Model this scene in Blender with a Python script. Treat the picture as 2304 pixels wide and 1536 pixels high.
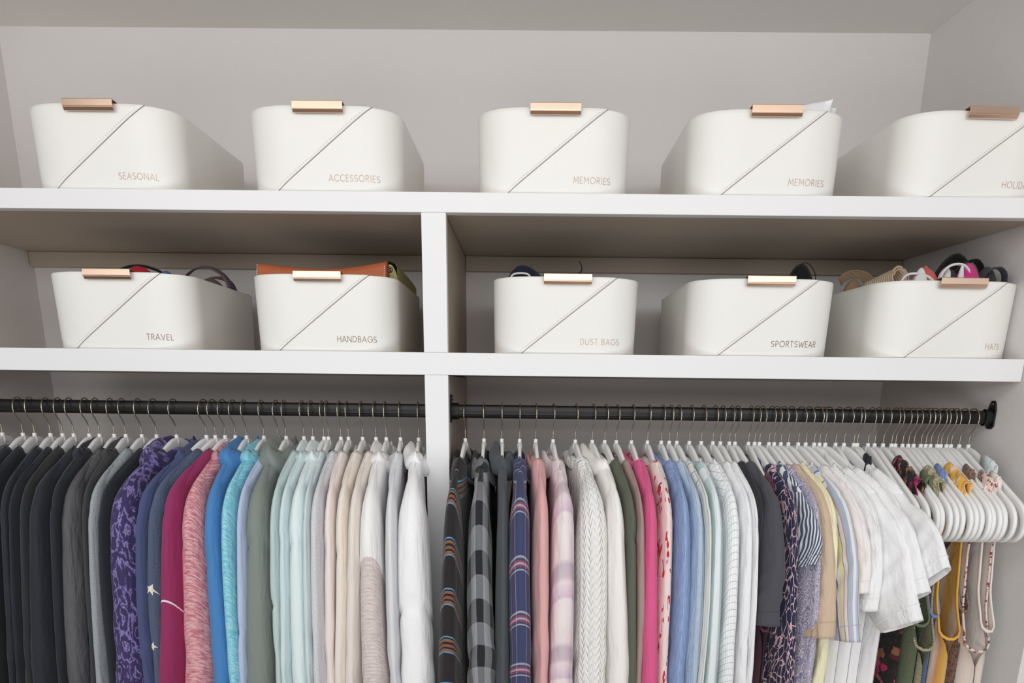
import bpy, bmesh, math, random
import numpy as np
from mathutils import Matrix, Vector

for o in list(bpy.data.objects):
    bpy.data.objects.remove(o)
SC = bpy.context.scene
COL = SC.collection
PI = math.pi

# ------------------------------------------------------------------ camera
def make_camera():
    cam = bpy.data.cameras.new('camera'); o = bpy.data.objects.new('camera', cam); COL.objects.link(o)
    yaw, pit, rol = -.008, -.2549, -.0119
    c, s, cp, sp, cr, sr = math.cos(yaw), math.sin(yaw), math.cos(pit), math.sin(pit), math.cos(rol), math.sin(rol)
    A = Vector((c, -s, 0)); B = Vector((s, c, 0)); Z = Vector((0, 0, 1))
    zu = -sp * B + cp * Z
    R = cr * A - sr * zu; U = sr * A + cr * zu; F = cp * B + sp * Z
    M = Matrix(((R.x, U.x, -F.x, 0.0), (R.y, U.y, -F.y, -1.3018), (R.z, U.z, -F.z, -.0593), (0, 0, 0, 1)))
    o.matrix_world = M
    cam.sensor_width = 36; cam.lens = 1567.45 / 2304 * 36
    cam.shift_x = -(1169.25 - 1152) / 2304; cam.shift_y = (1280.37 - 768) / 2304
    cam.clip_start = .02
    SC.camera = o
make_camera()

# ------------------------------------------------------------------ light
def world_and_lamps():
    w = bpy.data.worlds.new('world'); SC.world = w; w.use_nodes = True
    bg = w.node_tree.nodes['Background']
    bg.inputs[0].default_value = (1.0, .97, .94, 1); bg.inputs[1].default_value = .24
    def area(name, loc, target, sx, sy, power, col):
        L = bpy.data.lights.new(name, 'AREA'); L.shape = 'RECTANGLE'; L.size = sx; L.size_y = sy; L.energy = power; L.color = col
        o = bpy.data.objects.new(name, L); COL.objects.link(o); o.location = loc
        o.rotation_euler = (Vector(target) - Vector(loc)).to_track_quat('-Z', 'Y').to_euler()
    area('room_ceiling_lamp', (-.1, -1.1, .66), (0, -.05, -.35), 2.2, .5, 7.5, (1, .985, .97))
    area('room_window', (.0, -2.7, .42), (0, 0, -.2), 5.4, .6, 36, (.97, .985, 1))
    area('low_front_fill', (-.1, -2.3, -1.05), (0, 0, -.4), 2.8, .9, 21, (.97, .985, 1))  # added fill behind the camera to brighten the lower clothes, no real door
    SC.view_settings.view_transform = 'Standard'; SC.view_settings.look = 'None'
    SC.view_settings.exposure = -.13; SC.view_settings.gamma = 1; SC.view_settings.use_curve_mapping = False
world_and_lamps()

# ------------------------------------------------------------------ helpers
def lin(c):
    return tuple(((v / 255) / 12.92 if v / 255 <= .04045 else ((v / 255 + .055) / 1.055) ** 2.4) for v in c) + (1.0,)

class NT:
    def __init__(s, name):
        s.m = bpy.data.materials.new(name); s.m.use_nodes = True; s.t = s.m.node_tree
        s.b = s.t.nodes['Principled BSDF']
    def n(s, typ, **kw):
        x = s.t.nodes.new(typ)
        for k, v in kw.items(): setattr(x, k, v)
        return x
    def l(s, a, b): s.t.links.new(a, b)
    def val(s, sock, v):
        if hasattr(v, 'is_output') or isinstance(v, bpy.types.NodeSocket): s.l(v, sock)
        else: sock.default_value = v
    def math(s, op, a, b=None):
        x = s.n('ShaderNodeMath', operation=op); s.val(x.inputs[0], a)
        if b is not None: s.val(x.inputs[1], b)
        return x.outputs[0]
    def uv(s, sx=1, sy=1):
        u = s.n('ShaderNodeUVMap'); m = s.n('ShaderNodeMapping'); s.l(u.outputs[0], m.inputs[0])
        m.inputs['Scale'].default_value = (sx, sy, 1); return m.outputs[0]
    def sep(s, v):
        x = s.n('ShaderNodeSeparateXYZ'); s.l(v, x.inputs[0]); return x.outputs[0], x.outputs[1]
    def noise(s, vec, scale, detail=3, rough=.5, dist=0):
        x = s.n('ShaderNodeTexNoise'); s.l(vec, x.inputs['Vector']); x.inputs['Scale'].default_value = scale
        x.inputs['Detail'].default_value = detail; x.inputs['Roughness'].default_value = rough; x.inputs['Distortion'].default_value = dist
        return x.outputs['Fac']
    def voro(s, vec, scale, feature='F1', out='Distance', rnd=1):
        x = s.n('ShaderNodeTexVoronoi', feature=feature); s.l(vec, x.inputs['Vector']); x.inputs['Scale'].default_value = scale
        x.inputs['Randomness'].default_value = rnd
        return x.outputs[out]
    def ramp(s, fac, stops, mode='LINEAR'):
        x = s.n('ShaderNodeValToRGB'); s.l(fac, x.inputs[0]); r = x.color_ramp; r.interpolation = mode
        while len(r.elements) < len(stops): r.elements.new(.5)
        for e, (p, c) in zip(r.elements, sorted(stops, key=lambda q: q[0])):
            e.position = p
        for e, (p, c) in zip(r.elements, sorted(stops, key=lambda q: q[0])):
            e.color = lin(c)
        return x.outputs[0]
    def mix(s, fac, a, b, mode='MIX'):
        x = s.n('ShaderNodeMix', data_type='RGBA', blend_type=mode)
        s.val(x.inputs[0], fac); s.val(x.inputs[6], a); s.val(x.inputs[7], b); return x.outputs[2]
    def distort(s, vec, scale, amt):
        x = s.n('ShaderNodeTexNoise'); s.l(vec, x.inputs['Vector']); x.inputs['Scale'].default_value = scale
        sub = s.n('ShaderNodeVectorMath', operation='SUBTRACT'); s.l(x.outputs['Color'], sub.inputs[0]); sub.inputs[1].default_value = (.5, .5, .5)
        mu = s.n('ShaderNodeVectorMath', operation='SCALE'); s.l(sub.outputs[0], mu.inputs[0]); mu.inputs['Scale'].default_value = amt
        ad = s.n('ShaderNodeVectorMath', operation='ADD'); s.l(vec, ad.inputs[0]); s.l(mu.outputs[0], ad.inputs[1])
        return ad.outputs[0]
    def bump(s, h, dist, strength=1.0, normal=None):
        x = s.n('ShaderNodeBump'); s.l(h, x.inputs['Height']); x.inputs['Distance'].default_value = dist; x.inputs['Strength'].default_value = strength
        if normal is not None: s.l(normal, x.inputs['Normal'])
        return x.outputs[0]

def simple(name, rgb, rough=.5, metal=0.0, noise=0.0, nscale=60, bump=0.0, bscale=300, spec=.5):
    t = NT(name); b = t.b
    b.inputs['Roughness'].default_value = rough; b.inputs['Metallic'].default_value = metal
    b.inputs['Specular IOR Level'].default_value = spec
    tc = t.n('ShaderNodeTexCoord').outputs['Object']
    c = lin(rgb)
    if noise:
        d = tuple(max(0, q * (1 - noise)) for q in c[:3]) + (1,)
        t.l(t.mix(t.noise(tc, nscale, 4), d, c), b.inputs['Base Color'])
    else: b.inputs['Base Color'].default_value = c
    if bump: t.l(t.bump(t.noise(tc, bscale, 2), bump), b.inputs['Normal'])
    return t.m

def fabric(name, col, wr=.5, rough=.85, crinkle=0.0, weave=.00025, sheen=.15, extra=None):
    """col: callable(nt) -> colour socket, or an rgb triple"""
    t = NT(name); b = t.b
    b.inputs['Roughness'].default_value = rough; b.inputs['Specular IOR Level'].default_value = .2
    b.inputs['Sheen Weight'].default_value = sheen; b.inputs['Sheen Roughness'].default_value = .5
    if callable(col): t.l(col(t), b.inputs['Base Color'])
    else:
        c = lin(col); d = tuple(q * .9 for q in c[:3]) + (1,)
        t.l(t.mix(t.noise(t.uv(), 260, 3), d, c), b.inputs['Base Color'])
    uv = t.uv(1, .55)
    nrm = t.bump(t.noise(t.uv(1, .4), 9, 2, .5, .8), .014, wr)
    nrm = t.bump(t.noise(uv, 24, 3, .55, .6), .007, wr, nrm)
    if crinkle: nrm = t.bump(t.noise(t.uv(1, .22), 150, 3, .6, .3), .0022, crinkle, nrm)
    if extra: nrm = extra(t, nrm)
    nrm = t.bump(t.noise(t.uv(), 900, 2), weave, .6, nrm)
    t.l(nrm, b.inputs['Normal'])
    return t.m

def heather(a, c, sx=1, sy=1, sc=420):
    def f(t): return t.ramp(t.noise(t.uv(sx, sy), sc, 3, .6), [(.36, a), (.62, c)])
    return f
def wavyheather(a, c):
    def f(t): return t.ramp(t.noise(t.distort(t.uv(.25, 2.2), 30, .02), 150, 3, .6), [(.4, a), (.6, c)])
    return f
def stripes(t, coord, period, stops, mode='CONSTANT', off=0.0):
    return t.ramp(t.math('FRACT', t.math('ADD', t.math('DIVIDE', coord, period), off + 20)), stops, mode)
def plaid(pa, va, pb, vb, mixv=.5, mode='MIX', cmode='CONSTANT', wob=.004, offa=0, offb=0):
    def f(t):
        x, y = t.sep(t.distort(t.uv(), 12, wob))
        a = stripes(t, x, pa, va, cmode, offa); b = stripes(t, y, pb, vb, cmode, offb)
        return t.mix(mixv, a, b, mode)
    return f

def grid_mesh(name, P, UV=None, closed_u=False, closed_v=False, flip=False, cap=None):
    """P: (n,m,3) array. u = first axis, v = second axis"""
    P = np.asarray(P, float); n, m = P.shape[:2]
    if UV is None:
        UV = np.zeros((n + 1, m + 1, 2)); UV[..., 0] = np.arange(n + 1)[:, None] / n; UV[..., 1] = np.arange(m + 1)[None] / m
    I = np.arange(n if closed_u else n - 1); J = np.arange(m if closed_v else m - 1)
    ii, jj = np.meshgrid(I, J, indexing='ij'); ii = ii.ravel(); jj = jj.ravel()
    i2 = (ii + 1) % n; j2 = (jj + 1) % m
    q = [(ii, jj, ii, jj), (i2, jj, ii + 1, jj), (i2, j2, ii + 1, jj + 1), (ii, j2, ii, jj + 1)]
    if flip: q = q[::-1]
    F = np.stack([a * m + b for a, b, _, _ in q], 1)
    uvl = np.stack([UV[np.minimum(c, UV.shape[0] - 1), np.minimum(d, UV.shape[1] - 1)] for _, _, c, d in q], 1).reshape(-1, 2)
    return P.reshape(-1, 3), F, uvl

def to_mesh(name, parts, mats, smooth=True, sharp=None):
    """parts: list of (verts, faces, uvs, mat_index)"""
    V = []; F = []; U = []; MI = []; off = 0
    for v, f, u, mi in parts:
        V.append(v); F.extend((np.asarray(f) + off).tolist()); U.append(u if u is not None else np.zeros((np.asarray(f).size, 2))); MI += [mi] * len(f); off += len(v)
    me = bpy.data.meshes.new(name); me.from_pydata(np.concatenate(V).tolist(), [], F)
    uvl = me.uv_layers.new(name='UVMap'); uvl.data.foreach_set('uv', np.concatenate(U).astype(np.float32).ravel())
    me.polygons.foreach_set('material_index', np.array(MI, np.int32))
    me.polygons.foreach_set('use_smooth', np.full(len(F), smooth))
    for m in (mats if isinstance(mats, (list, tuple)) else [mats]): me.materials.append(m)
    me.update(); return me

def link(name, me, parent=None, loc=None):
    o = bpy.data.objects.new(name, me); COL.objects.link(o)
    if parent is not None: o.parent = parent
    if loc is not None: o.location = loc
    return o
def tag(o, label=None, cat=None, group=None, kind=None):
    if label: o['label'] = label
    if cat: o['category'] = cat
    if group: o['group'] = group
    if kind: o['kind'] = kind
    return o
def thing(name, label, cat, loc=(0, 0, 0), rz=0.0, group=None):
    o = bpy.data.objects.new(name, None); COL.objects.link(o); o.empty_display_size = .02
    o.location = loc; o.rotation_euler = (0, 0, rz)
    return tag(o, label, cat, group)

def smooth_path(pts, n):
    pts = np.asarray(pts, float); N = len(pts)
    d = np.r_[0, np.cumsum(np.linalg.norm(np.diff(pts, axis=0), axis=1))]
    m = np.zeros_like(pts)
    for i in range(N):
        a = max(i - 1, 0); b = min(i + 1, N - 1); m[i] = (pts[b] - pts[a]) / max(d[b] - d[a], 1e-9)
    s = np.linspace(0, d[-1], n); k = np.clip(np.searchsorted(d, s, 'right') - 1, 0, N - 2)
    h = (d[k + 1] - d[k])[:, None]; t = ((s - d[k]) / (d[k + 1] - d[k]))[:, None]
    return ((2 * t ** 3 - 3 * t ** 2 + 1) * pts[k] + (t ** 3 - 2 * t ** 2 + t) * h * m[k] + (-2 * t ** 3 + 3 * t ** 2) * pts[k + 1] + (t ** 3 - t ** 2) * h * m[k + 1])

def tube(pts, r, seg=8, closed=False, ry=None, up=(0, 0, 1), caps=True):
    """sweep an ellipse (r sideways, ry along up-ish) along pts"""
    P = np.asarray(pts, float); n = len(P)
    if closed: T = np.roll(P, -1, 0) - np.roll(P, 1, 0)
    else: T = np.gradient(P, axis=0)
    T /= np.maximum(np.linalg.norm(T, axis=1, keepdims=True), 1e-9)
    up = np.asarray(up, float); S = np.cross(T, up); ln = np.linalg.norm(S, axis=1, keepdims=True)
    S = np.where(ln < 1e-4, np.array([[1., 0, 0]]), S / np.maximum(ln, 1e-9)); Nn = np.cross(S, T)
    a = np.linspace(0, 2 * PI, seg, endpoint=False)
    r = np.broadcast_to(np.asarray(r, float), (n,)); ry = r if ry is None else np.broadcast_to(np.asarray(ry, float), (n,))
    G = P[:, None] + S[:, None] * (np.cos(a)[None, :, None] * r[:, None, None]) + Nn[:, None] * (np.sin(a)[None, :, None] * ry[:, None, None])
    L = np.r_[0, np.cumsum(np.linalg.norm(np.diff(P, axis=0), axis=1))]; L = np.r_[L, L[-1] + .01]
    UV = np.zeros((n + 1, seg + 1, 2)); UV[..., 0] = np.linspace(0, 1, seg + 1)[None] * 2 * PI * r.mean(); UV[..., 1] = L[:, None]
    v, f, u = grid_mesh('', G, UV, closed_u=closed, closed_v=True)
    if caps and not closed:
        f = f.tolist(); k = len(v); v = np.concatenate([v, P[:1], P[-1:]])
        ex = []
        for j in range(seg):
            j2 = (j + 1) % seg
            ex.append([k, j2, j, j]); ex.append([k + 1, (n - 1) * seg + j, (n - 1) * seg + j2, (n - 1) * seg + j2])
        f3 = [e[:3] for e in ex]
        return v, f, u, f3
    return v, f.tolist(), u, []
def tube_mesh(name, specs, mat, smooth=True):
    """specs: list of tuples for tube(); one joined mesh"""
    V = []; F = []; U = []; off = 0
    for sp in specs:
        v, f, u, f3 = sp
        V.append(v); F += [[q + off for q in a] for a in f] + [[q + off for q in a] for a in f3]
        U.append(u); U.append(np.zeros((3 * len(f3), 2))); off += len(v)
    me = bpy.data.meshes.new(name); me.from_pydata(np.concatenate(V).tolist(), [], F)
    uvl = me.uv_layers.new(name='UVMap'); uvl.data.foreach_set('uv', np.concatenate(U).astype(np.float32).ravel())
    me.polygons.foreach_set('use_smooth', np.full(len(F), smooth)); me.materials.append(mat); me.update(); return me

def box_mesh(name, boxes, mat, bev=0.0):
    bm = bmesh.new()
    for (x0, x1, y0, y1, z0, z1) in boxes:
        r = bmesh.ops.create_cube(bm, size=1)
        for v in r['verts']:
            v.co = ((x0 + x1) / 2 + v.co.x * (x1 - x0), (y0 + y1) / 2 + v.co.y * (y1 - y0), (z0 + z1) / 2 + v.co.z * (z1 - z0))
    if bev: bmesh.ops.bevel(bm, geom=bm.edges[:], offset=bev, segments=2, affect='EDGES', profile=.6)
    me = bpy.data.meshes.new(name); bm.to_mesh(me); bm.free(); me.materials.append(mat); return me
def poly_mesh(name, quads, mat):
    V = [p for q in quads for p in q]; F = []; k = 0
    for q in quads: F.append(list(range(k, k + len(q)))); k += len(q)
    me = bpy.data.meshes.new(name); me.from_pydata(V, [], F); me.materials.append(mat); me.update(); return me
def prism_mesh(name, poly, z0, z1, mat, bev=0):
    bm = bmesh.new()
    a = [bm.verts.new((x, y, z0)) for x, y in poly]; b = [bm.verts.new((x, y, z1)) for x, y in poly]
    n = len(poly); bm.faces.new(a[::-1]); bm.faces.new(b)
    for i in range(n): bm.faces.new((a[i], a[(i + 1) % n], b[(i + 1) % n], b[i]))
    bmesh.ops.recalc_face_normals(bm, faces=bm.faces[:])
    if bev: bmesh.ops.bevel(bm, geom=bm.edges[:], offset=bev, segments=2, affect='EDGES')
    me = bpy.data.meshes.new(name); bm.to_mesh(me); bm.free(); me.materials.append(mat); return me

# ------------------------------------------------------------------ setting
D, ZC, ZF = .44, .684, -1.76
XLb, XLf, XRb, XRf = -1.157, -1.165, .853, .886        # side walls at back / at front
XR = lambda y: XRf + (XRb - XRf) * y / D
M_wall = simple('wall_paint', (231, 227, 225), .75, noise=.03, nscale=3, bump=.0004, bscale=500)
M_ceil = simple('ceiling_paint', (240, 236, 232), .8, noise=.03, nscale=3, bump=.0005, bscale=300)
M_floor = simple('floor_carpet', (150, 122, 98), .95, noise=.2, nscale=200, bump=.003, bscale=400)
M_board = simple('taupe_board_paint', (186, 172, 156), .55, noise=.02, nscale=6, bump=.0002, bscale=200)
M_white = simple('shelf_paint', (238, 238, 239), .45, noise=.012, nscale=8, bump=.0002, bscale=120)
def struct(name, me): return tag(link(name, me), kind='structure')
YF = -.12
struct('wall_back', box_mesh('wall_back', [(XLb - .12, XRb + .14, D, D + .1, ZF, ZC)], M_wall))
struct('wall_left', prism_mesh('wall_left', [(XLb, D), (XLf - .002, YF), (XLf - 1.4, YF), (XLf - 1.4, D)], ZF, ZC, M_wall))
struct('wall_right', prism_mesh('wall_right', [(XRb, D), (XR(YF), YF), (XR(YF) + 1.4, YF), (XR(YF) + 1.4, D)], ZF, ZC, M_wall))
struct('ceiling', box_mesh('ceiling', [(-2.6, 2.4, YF - .45, D + .1, ZC, ZC + .1)], M_ceil))
struct('floor', box_mesh('floor', [(-2.6, 2.4, -2.2, D + .1, ZF - .1, ZF)], M_floor))

# built-in shelving
T1, B1, T2, B2, DX1, DX2 = .26, .2284, 0.0, -.0388, -.1862, -.1436
for nm, zt, zb, lab in (('upper', T1, B1, 'white painted upper closet shelf spanning wall to wall under the top bins'), ('lower', T2, B2, 'white painted lower closet shelf above the hanging rods')):
    SH = thing('closet_shelf', lab, 'shelf', ((XLf + XRf) / 2, 0, zb))
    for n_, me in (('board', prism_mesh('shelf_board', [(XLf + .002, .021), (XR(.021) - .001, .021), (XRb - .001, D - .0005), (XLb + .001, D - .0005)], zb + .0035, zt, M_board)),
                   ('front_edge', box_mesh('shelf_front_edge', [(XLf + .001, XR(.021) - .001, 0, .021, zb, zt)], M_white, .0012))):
        o = link(n_, me, SH); o.location = (-(XLf + XRf) / 2, 0, -zb)
def upright(label, z0, z1):
    u = thing('closet_upright', label, 'upright', (DX1, 0, z0))
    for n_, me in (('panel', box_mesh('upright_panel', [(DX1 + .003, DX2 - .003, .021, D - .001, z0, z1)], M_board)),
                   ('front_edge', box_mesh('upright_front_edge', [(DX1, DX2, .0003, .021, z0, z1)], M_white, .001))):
        o = link(n_, me, u); o.location = (-DX1, 0, -z0)
upright('short white upright between the two shelves', T2 + .0002, B1 - .0002)
upright('tall white upright below the lower shelf dividing the two rods', ZF, B2 - .0002)
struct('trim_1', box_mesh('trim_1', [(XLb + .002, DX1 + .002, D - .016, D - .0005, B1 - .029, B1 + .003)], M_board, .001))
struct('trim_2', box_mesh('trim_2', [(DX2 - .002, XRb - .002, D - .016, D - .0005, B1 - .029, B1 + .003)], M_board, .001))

# closet rods
ROD_Y, ROD_Z = .06, -.104
M_black = simple('black_steel', (26, 24, 23), .32, .3, bump=.0002, bscale=400)
M_blackf = simple('black_flange', (20, 19, 19), .4, .2)
def closet_rod(x0, x1, label, ends):
    t = thing('closet_rod', label, 'rod', ((x0 + x1) / 2, ROD_Y, ROD_Z)); h = (x1 - x0) / 2
    n = 28; a = np.linspace(0, 2 * PI, n, endpoint=False)
    # flat-oval section with a shallow groove line
    yy = np.sign(np.cos(a)) * np.abs(np.cos(a)) ** .7 * .0072; zz = np.sign(np.sin(a)) * np.abs(np.sin(a)) ** .8 * .0125
    G = np.zeros((2, n, 3)); G[0, :, 0] = -h + .002; G[1, :, 0] = h - .002; G[:, :, 1] = yy; G[:, :, 2] = zz
    v, f, u = grid_mesh('', G, closed_v=True)
    link('tube', to_mesh('rod_tube', [(v, f, u, 0)], M_black), t)
    v, f, u, f3 = tube([(-h + .012, -.0072, -.0062), (h - .012, -.0072, -.0062)], .0008, 6)
    link('rib', tube_mesh('rod_rib', [(v, f, u, f3)], M_black), t)
    for s in ends:
        bm = bmesh.new()
        pl = [(-.012, -.016), (-.006, -.021), (.006, -.021), (.012, -.016), (.012, .014), (.0085, .026), (.0045, .031), (-.0045, .031), (-.0085, .026), (-.012, .014)]
        x_in = s * (h - .003); x_out = s * h
        aa = [bm.verts.new((x_in, p, q)) for p, q in pl]; bb = [bm.verts.new((x_out, p, q)) for p, q in pl]
        bm.faces.new(aa); bm.faces.new(bb[::-1])
        for i in range(len(pl)): bm.faces.new((aa[i], bb[i], bb[(i + 1) % len(pl)], aa[(i + 1) % len(pl)]))
        bmesh.ops.recalc_face_normals(bm, faces=bm.faces[:]); bmesh.ops.bevel(bm, geom=bm.edges[:], offset=.0008, segments=1, affect='EDGES')
        me = bpy.data.meshes.new('flange'); bm.to_mesh(me); bm.free(); me.materials.append(M_blackf)
        fl = link('flange', me, t)
        cup = []
        for k in range(2): cup.append([(s * (h - .003 - .013 * k), .0100 * math.cos(b), .0155 * math.sin(b)) for b in a])
        v, f, u = grid_mesh('', np.array(cup), closed_v=True)
        link('cup', to_mesh('flange_cup', [(v, f, u, 0)], M_blackf), fl)
        v, f, u, f3 = tube([(s * (h - .003), 0, .0245), (s * (h - .0055), 0, .0245)], .0035, 10, up=(0, 1, 0))
        link('screw', tube_mesh('flange_screw', [(v, f, u, f3)], M_screw), fl)
M_screw = simple('screw_steel', (120, 116, 112), .35, .9)
closet_rod(XLf + .004, DX1 + .003, 'black oval closet rod left of the white upright', (-1,))
closet_rod(DX2 - .003, XR(ROD_Y), 'black oval closet rod right of the white upright', (-1, 1))

# ------------------------------------------------------------------ bins
M_bin = simple('cream_leatherette', (240, 239, 234), .42, noise=.01, nscale=30, bump=.00012, bscale=900)
M_gold = simple('rose_gold_metal', (236, 206, 184), .3, 1.0, bump=.00005, bscale=500)
M_seam = simple('seam_shadow_cord', (150, 143, 135), .7)
M_stitch = simple('stitch_thread', (196, 192, 184), .8)
M_foil = simple('rose_foil_print', (204, 184, 170), .5, .2)
M_foil_dark = simple('foil_dark_reflection', (150, 130, 116), .5, .2)  # same foil, its reflection of a dark room put into the colour

def arc(cx, cy, rx, ry, a0, a1, n=10):
    return [(cx + rx * math.cos(math.radians(a0 + (a1 - a0) * i / n)), cy + ry * math.sin(math.radians(a0 + (a1 - a0) * i / n))) for i in range(n + 1)]
GL = {
 'S': (.62, [arc(.31, .74, .25, .24, 35, 270, 10) + arc(.31, .26, .27, .24, 90, -145, 10)]),
 'E': (.55, [[(.5, 1), (.08, 1), (.08, 0), (.5, 0)], [(.08, .52), (.44, .52)]]),
 'A': (.78, [[(.02, 0), (.39, 1), (.76, 0)], [(.16, .33), (.62, .33)]]),
 'O': (.95, [arc(.475, .5, .43, .5, 90, 450, 28)]),
 'N': (.8, [[(.08, 0), (.08, 1), (.72, 0), (.72, 1)]]),
 'L': (.52, [[(.08, 1), (.08, 0), (.48, 0)]]),
 'C': (.85, [arc(.5, .5, .44, .5, 45, 315, 20)]),
 'R': (.64, [[(.08, 0), (.08, 1), (.3, 1)] + arc(.3, .74, .25, .26, 90, -90, 10) + [(.08, .48)], [(.3, .48), (.58, 0)]]),
 'I': (.24, [[(.12, 0), (.12, 1)]]),
 'M': (.95, [[(.08, 0), (.14, 1), (.475, .3), (.81, 1), (.87, 0)]]),
 'T': (.6, [[(.02, 1), (.58, 1)], [(.3, 1), (.3, 0)]]),
 'V': (.74, [[(.02, 1), (.37, 0), (.72, 1)]]),
 'H': (.76, [[(.08, 0), (.08, 1)], [(.68, 0), (.68, 1)], [(.08, .52), (.68, .52)]]),
 'D': (.78, [[(.08, 0), (.08, 1), (.28, 1)] + arc(.28, .5, .43, .5, 90, -90, 16) + [(.08, 0)]]),
 'B': (.64, [[(.08, 0), (.08, 1), (.3, 1)] + arc(.3, .76, .21, .24, 90, -90, 8) + [(.08, .52)], [(.3, .52)] + arc(.3, .26, .26, .26, 90, -90, 8) + [(.08, 0)]]),
 'G': (.92, [arc(.5, .5, .44, .5, 42, 360, 22) + [(.58, .5)]]),
 'U': (.76, [[(.08, 1), (.08, .32)] + arc(.38, .32, .3, .32, 180, 360, 12) + [(.68, 1)]]),
 'P': (.62, [[(.08, 0), (.08, 1), (.3, 1)] + arc(.3, .73, .26, .27, 90, -90, 10) + [(.08, .46)]]),
 'W': (1.1, [[(.02, 1), (.3, 0), (.55, .8), (.8, 0), (1.08, 1)]]),
 'Y': (.7, [[(.02, 1), (.35, .5), (.68, 1)], [(.35, .5), (.35, 0)]]),
 ' ': (.34, []),
}
BW, BD, BH = .131, .36, .1285      # half width at the rim, depth, height
def bin_outline(n=24, inset=0.0, scale=1.0):
    ax, ay, ex = .082, .062, 2.25
    pts = []
    W = BW - inset; Yd = BD - 2 * inset
    t = np.linspace(0, PI / 2, n)
    cs = np.cos(t) ** (2 / ex); sn = np.sin(t) ** (2 / ex)
    # front right corner from front to side, then back right, etc.; y=inset is the front
    fr = [(W - ax + ax * s, inset + ay - ay * c) for c, s in zip(cs, sn)]
    br = [(W - ax + ax * c, inset + Yd - ay + ay * s) for c, s in zip(cs, sn)]
    half = [(0.0, inset)] + [(x, inset) for x in np.linspace(.01, W - ax - .002, 5)] + fr + [(W, y) for y in np.linspace(inset + ay + .02, inset + Yd - ay - .02, 6)] + br + [(0.0, inset + Yd)]
    left = [(-x, y) for x, y in half[1:-1]][::-1]
    return np.array(half + left)
OUT = bin_outline()
def bin_point(q, z, off=0.0):
    """q: signed arc length along the outline from the front centre"""
    k = len(bin_outline_half)
    s = abs(q); x = np.interp(s, half_len, bin_outline_half[:, 0]); y = np.interp(s, half_len, bin_outline_half[:, 1])
    e = 1e-4
    dx = np.interp(s + e, half_len, bin_outline_half[:, 0]) - np.interp(max(s - e, 0), half_len, bin_outline_half[:, 0])
    dy = np.interp(s + e, half_len, bin_outline_half[:, 1]) - np.interp(max(s - e, 0), half_len, bin_outline_half[:, 1])
    l = math.hypot(dx, dy) or 1; nx, ny = dy / l, -dx / l
    tp = taper(z)
    x = x * tp + nx * off; y = (y - BD / 2) * tp + BD / 2 + ny * off
    return (x if q >= 0 else -x, y, z)
def taper(z): return .985 + .015 * max(0, min(1, z / BH))
hl = [p for p in OUT[:len(OUT) // 2 + 1]]
bin_outline_half = np.array(hl); half_len = np.r_[0, np.cumsum(np.linalg.norm(np.diff(bin_outline_half, axis=0), axis=1))]

def bin_body_mesh():
    rows = []
    def ring(z, inset):
        o = bin_outline(24, inset); tp = taper(z)
        return np.c_[o[:, 0] * tp, (o[:, 1] - BD / 2) * tp + BD / 2, np.full(len(o), z)]
    rows.append(ring(.0, .004)); rows.append(ring(.0012, .0008)); rows.append(ring(.003, 0))
    for z in np.linspace(.02, BH - .003, 6): rows.append(ring(z, 0))
    rows.append(ring(BH - .0006, .0005)); rows.append(ring(BH, .0016)); rows.append(ring(BH - .0006, .0028)); rows.append(ring(BH - .003, .0034))
    for z in np.linspace(BH - .02, .005, 5): rows.append(ring(z, .0036))
    P = np.array(rows); m = P.shape[1]
    v, f, u = grid_mesh('', P, closed_v=True, flip=True)
    me = bpy.data.meshes.new('bin_body')
    F = f.tolist() + [list(range(m))] + [[(len(rows) - 1) * m + i for i in range(m)][::-1]]
    me.from_pydata(v.tolist(), [], F); me.polygons.foreach_set('use_smooth', np.full(len(F), True)); me.materials.append(M_bin); me.update()
    return me
DIAG0, DIAG1 = -.083, .086     # arc positions of the seam at the bottom and at the rim
def diag(z): return DIAG0 + (DIAG1 - DIAG0) * z / BH
def flap_mesh():
    rows = []; q0 = -.47
    zs = np.linspace(.0016, BH - .0004, 20)
    for z in zs:
        qs = np.linspace(q0, diag(z), 64)
        r = [bin_point(q0, z, -.0002)] + [bin_point(q, z, .0011) for q in qs] + [bin_point(diag(z) + .0006, z, .0006), bin_point(diag(z) + .0007, z, -.0003)]
        rows.append(r)
    # turned edge over the rim
    rows.append([bin_point(q0, BH + .0004, -.001)] + [bin_point(q, BH + .0006, -.0004) for q in np.linspace(q0, diag(BH), 64)] + [bin_point(diag(BH) + .0006, BH + .0004, -.0005)] * 2)
    rows.append([bin_point(q0, BH - .0002, -.0024)] + [bin_point(q, BH - .0002, -.0024) for q in np.linspace(q0, diag(BH), 64)] + [bin_point(diag(BH) + .0006, BH - .0002, -.0024)] * 2)
    v, f, u = grid_mesh('', np.array(rows), flip=True)
    return to_mesh('bin_flap', [(v, f, u, 0)], M_bin)
def seam_mesh():
    p = [bin_point(diag(z) + .0014, z, .0003) for z in np.linspace(.001, BH, 24)]
    return tube_mesh('bin_seam', [tube(p, .0007, 5)], M_seam)
def stitch_mesh():
    sp = []
    for z in np.arange(.006, BH - .004, .0027):
        q = diag(z) - .006
        a = bin_point(q - .0006, z - .0005, .0013); b = bin_point(q + .0006, z + .0005, .0013)
        sp.append(tube([a, b], .00035, 4))
    return tube_mesh('bin_stitches', sp, M_stitch)
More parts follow.
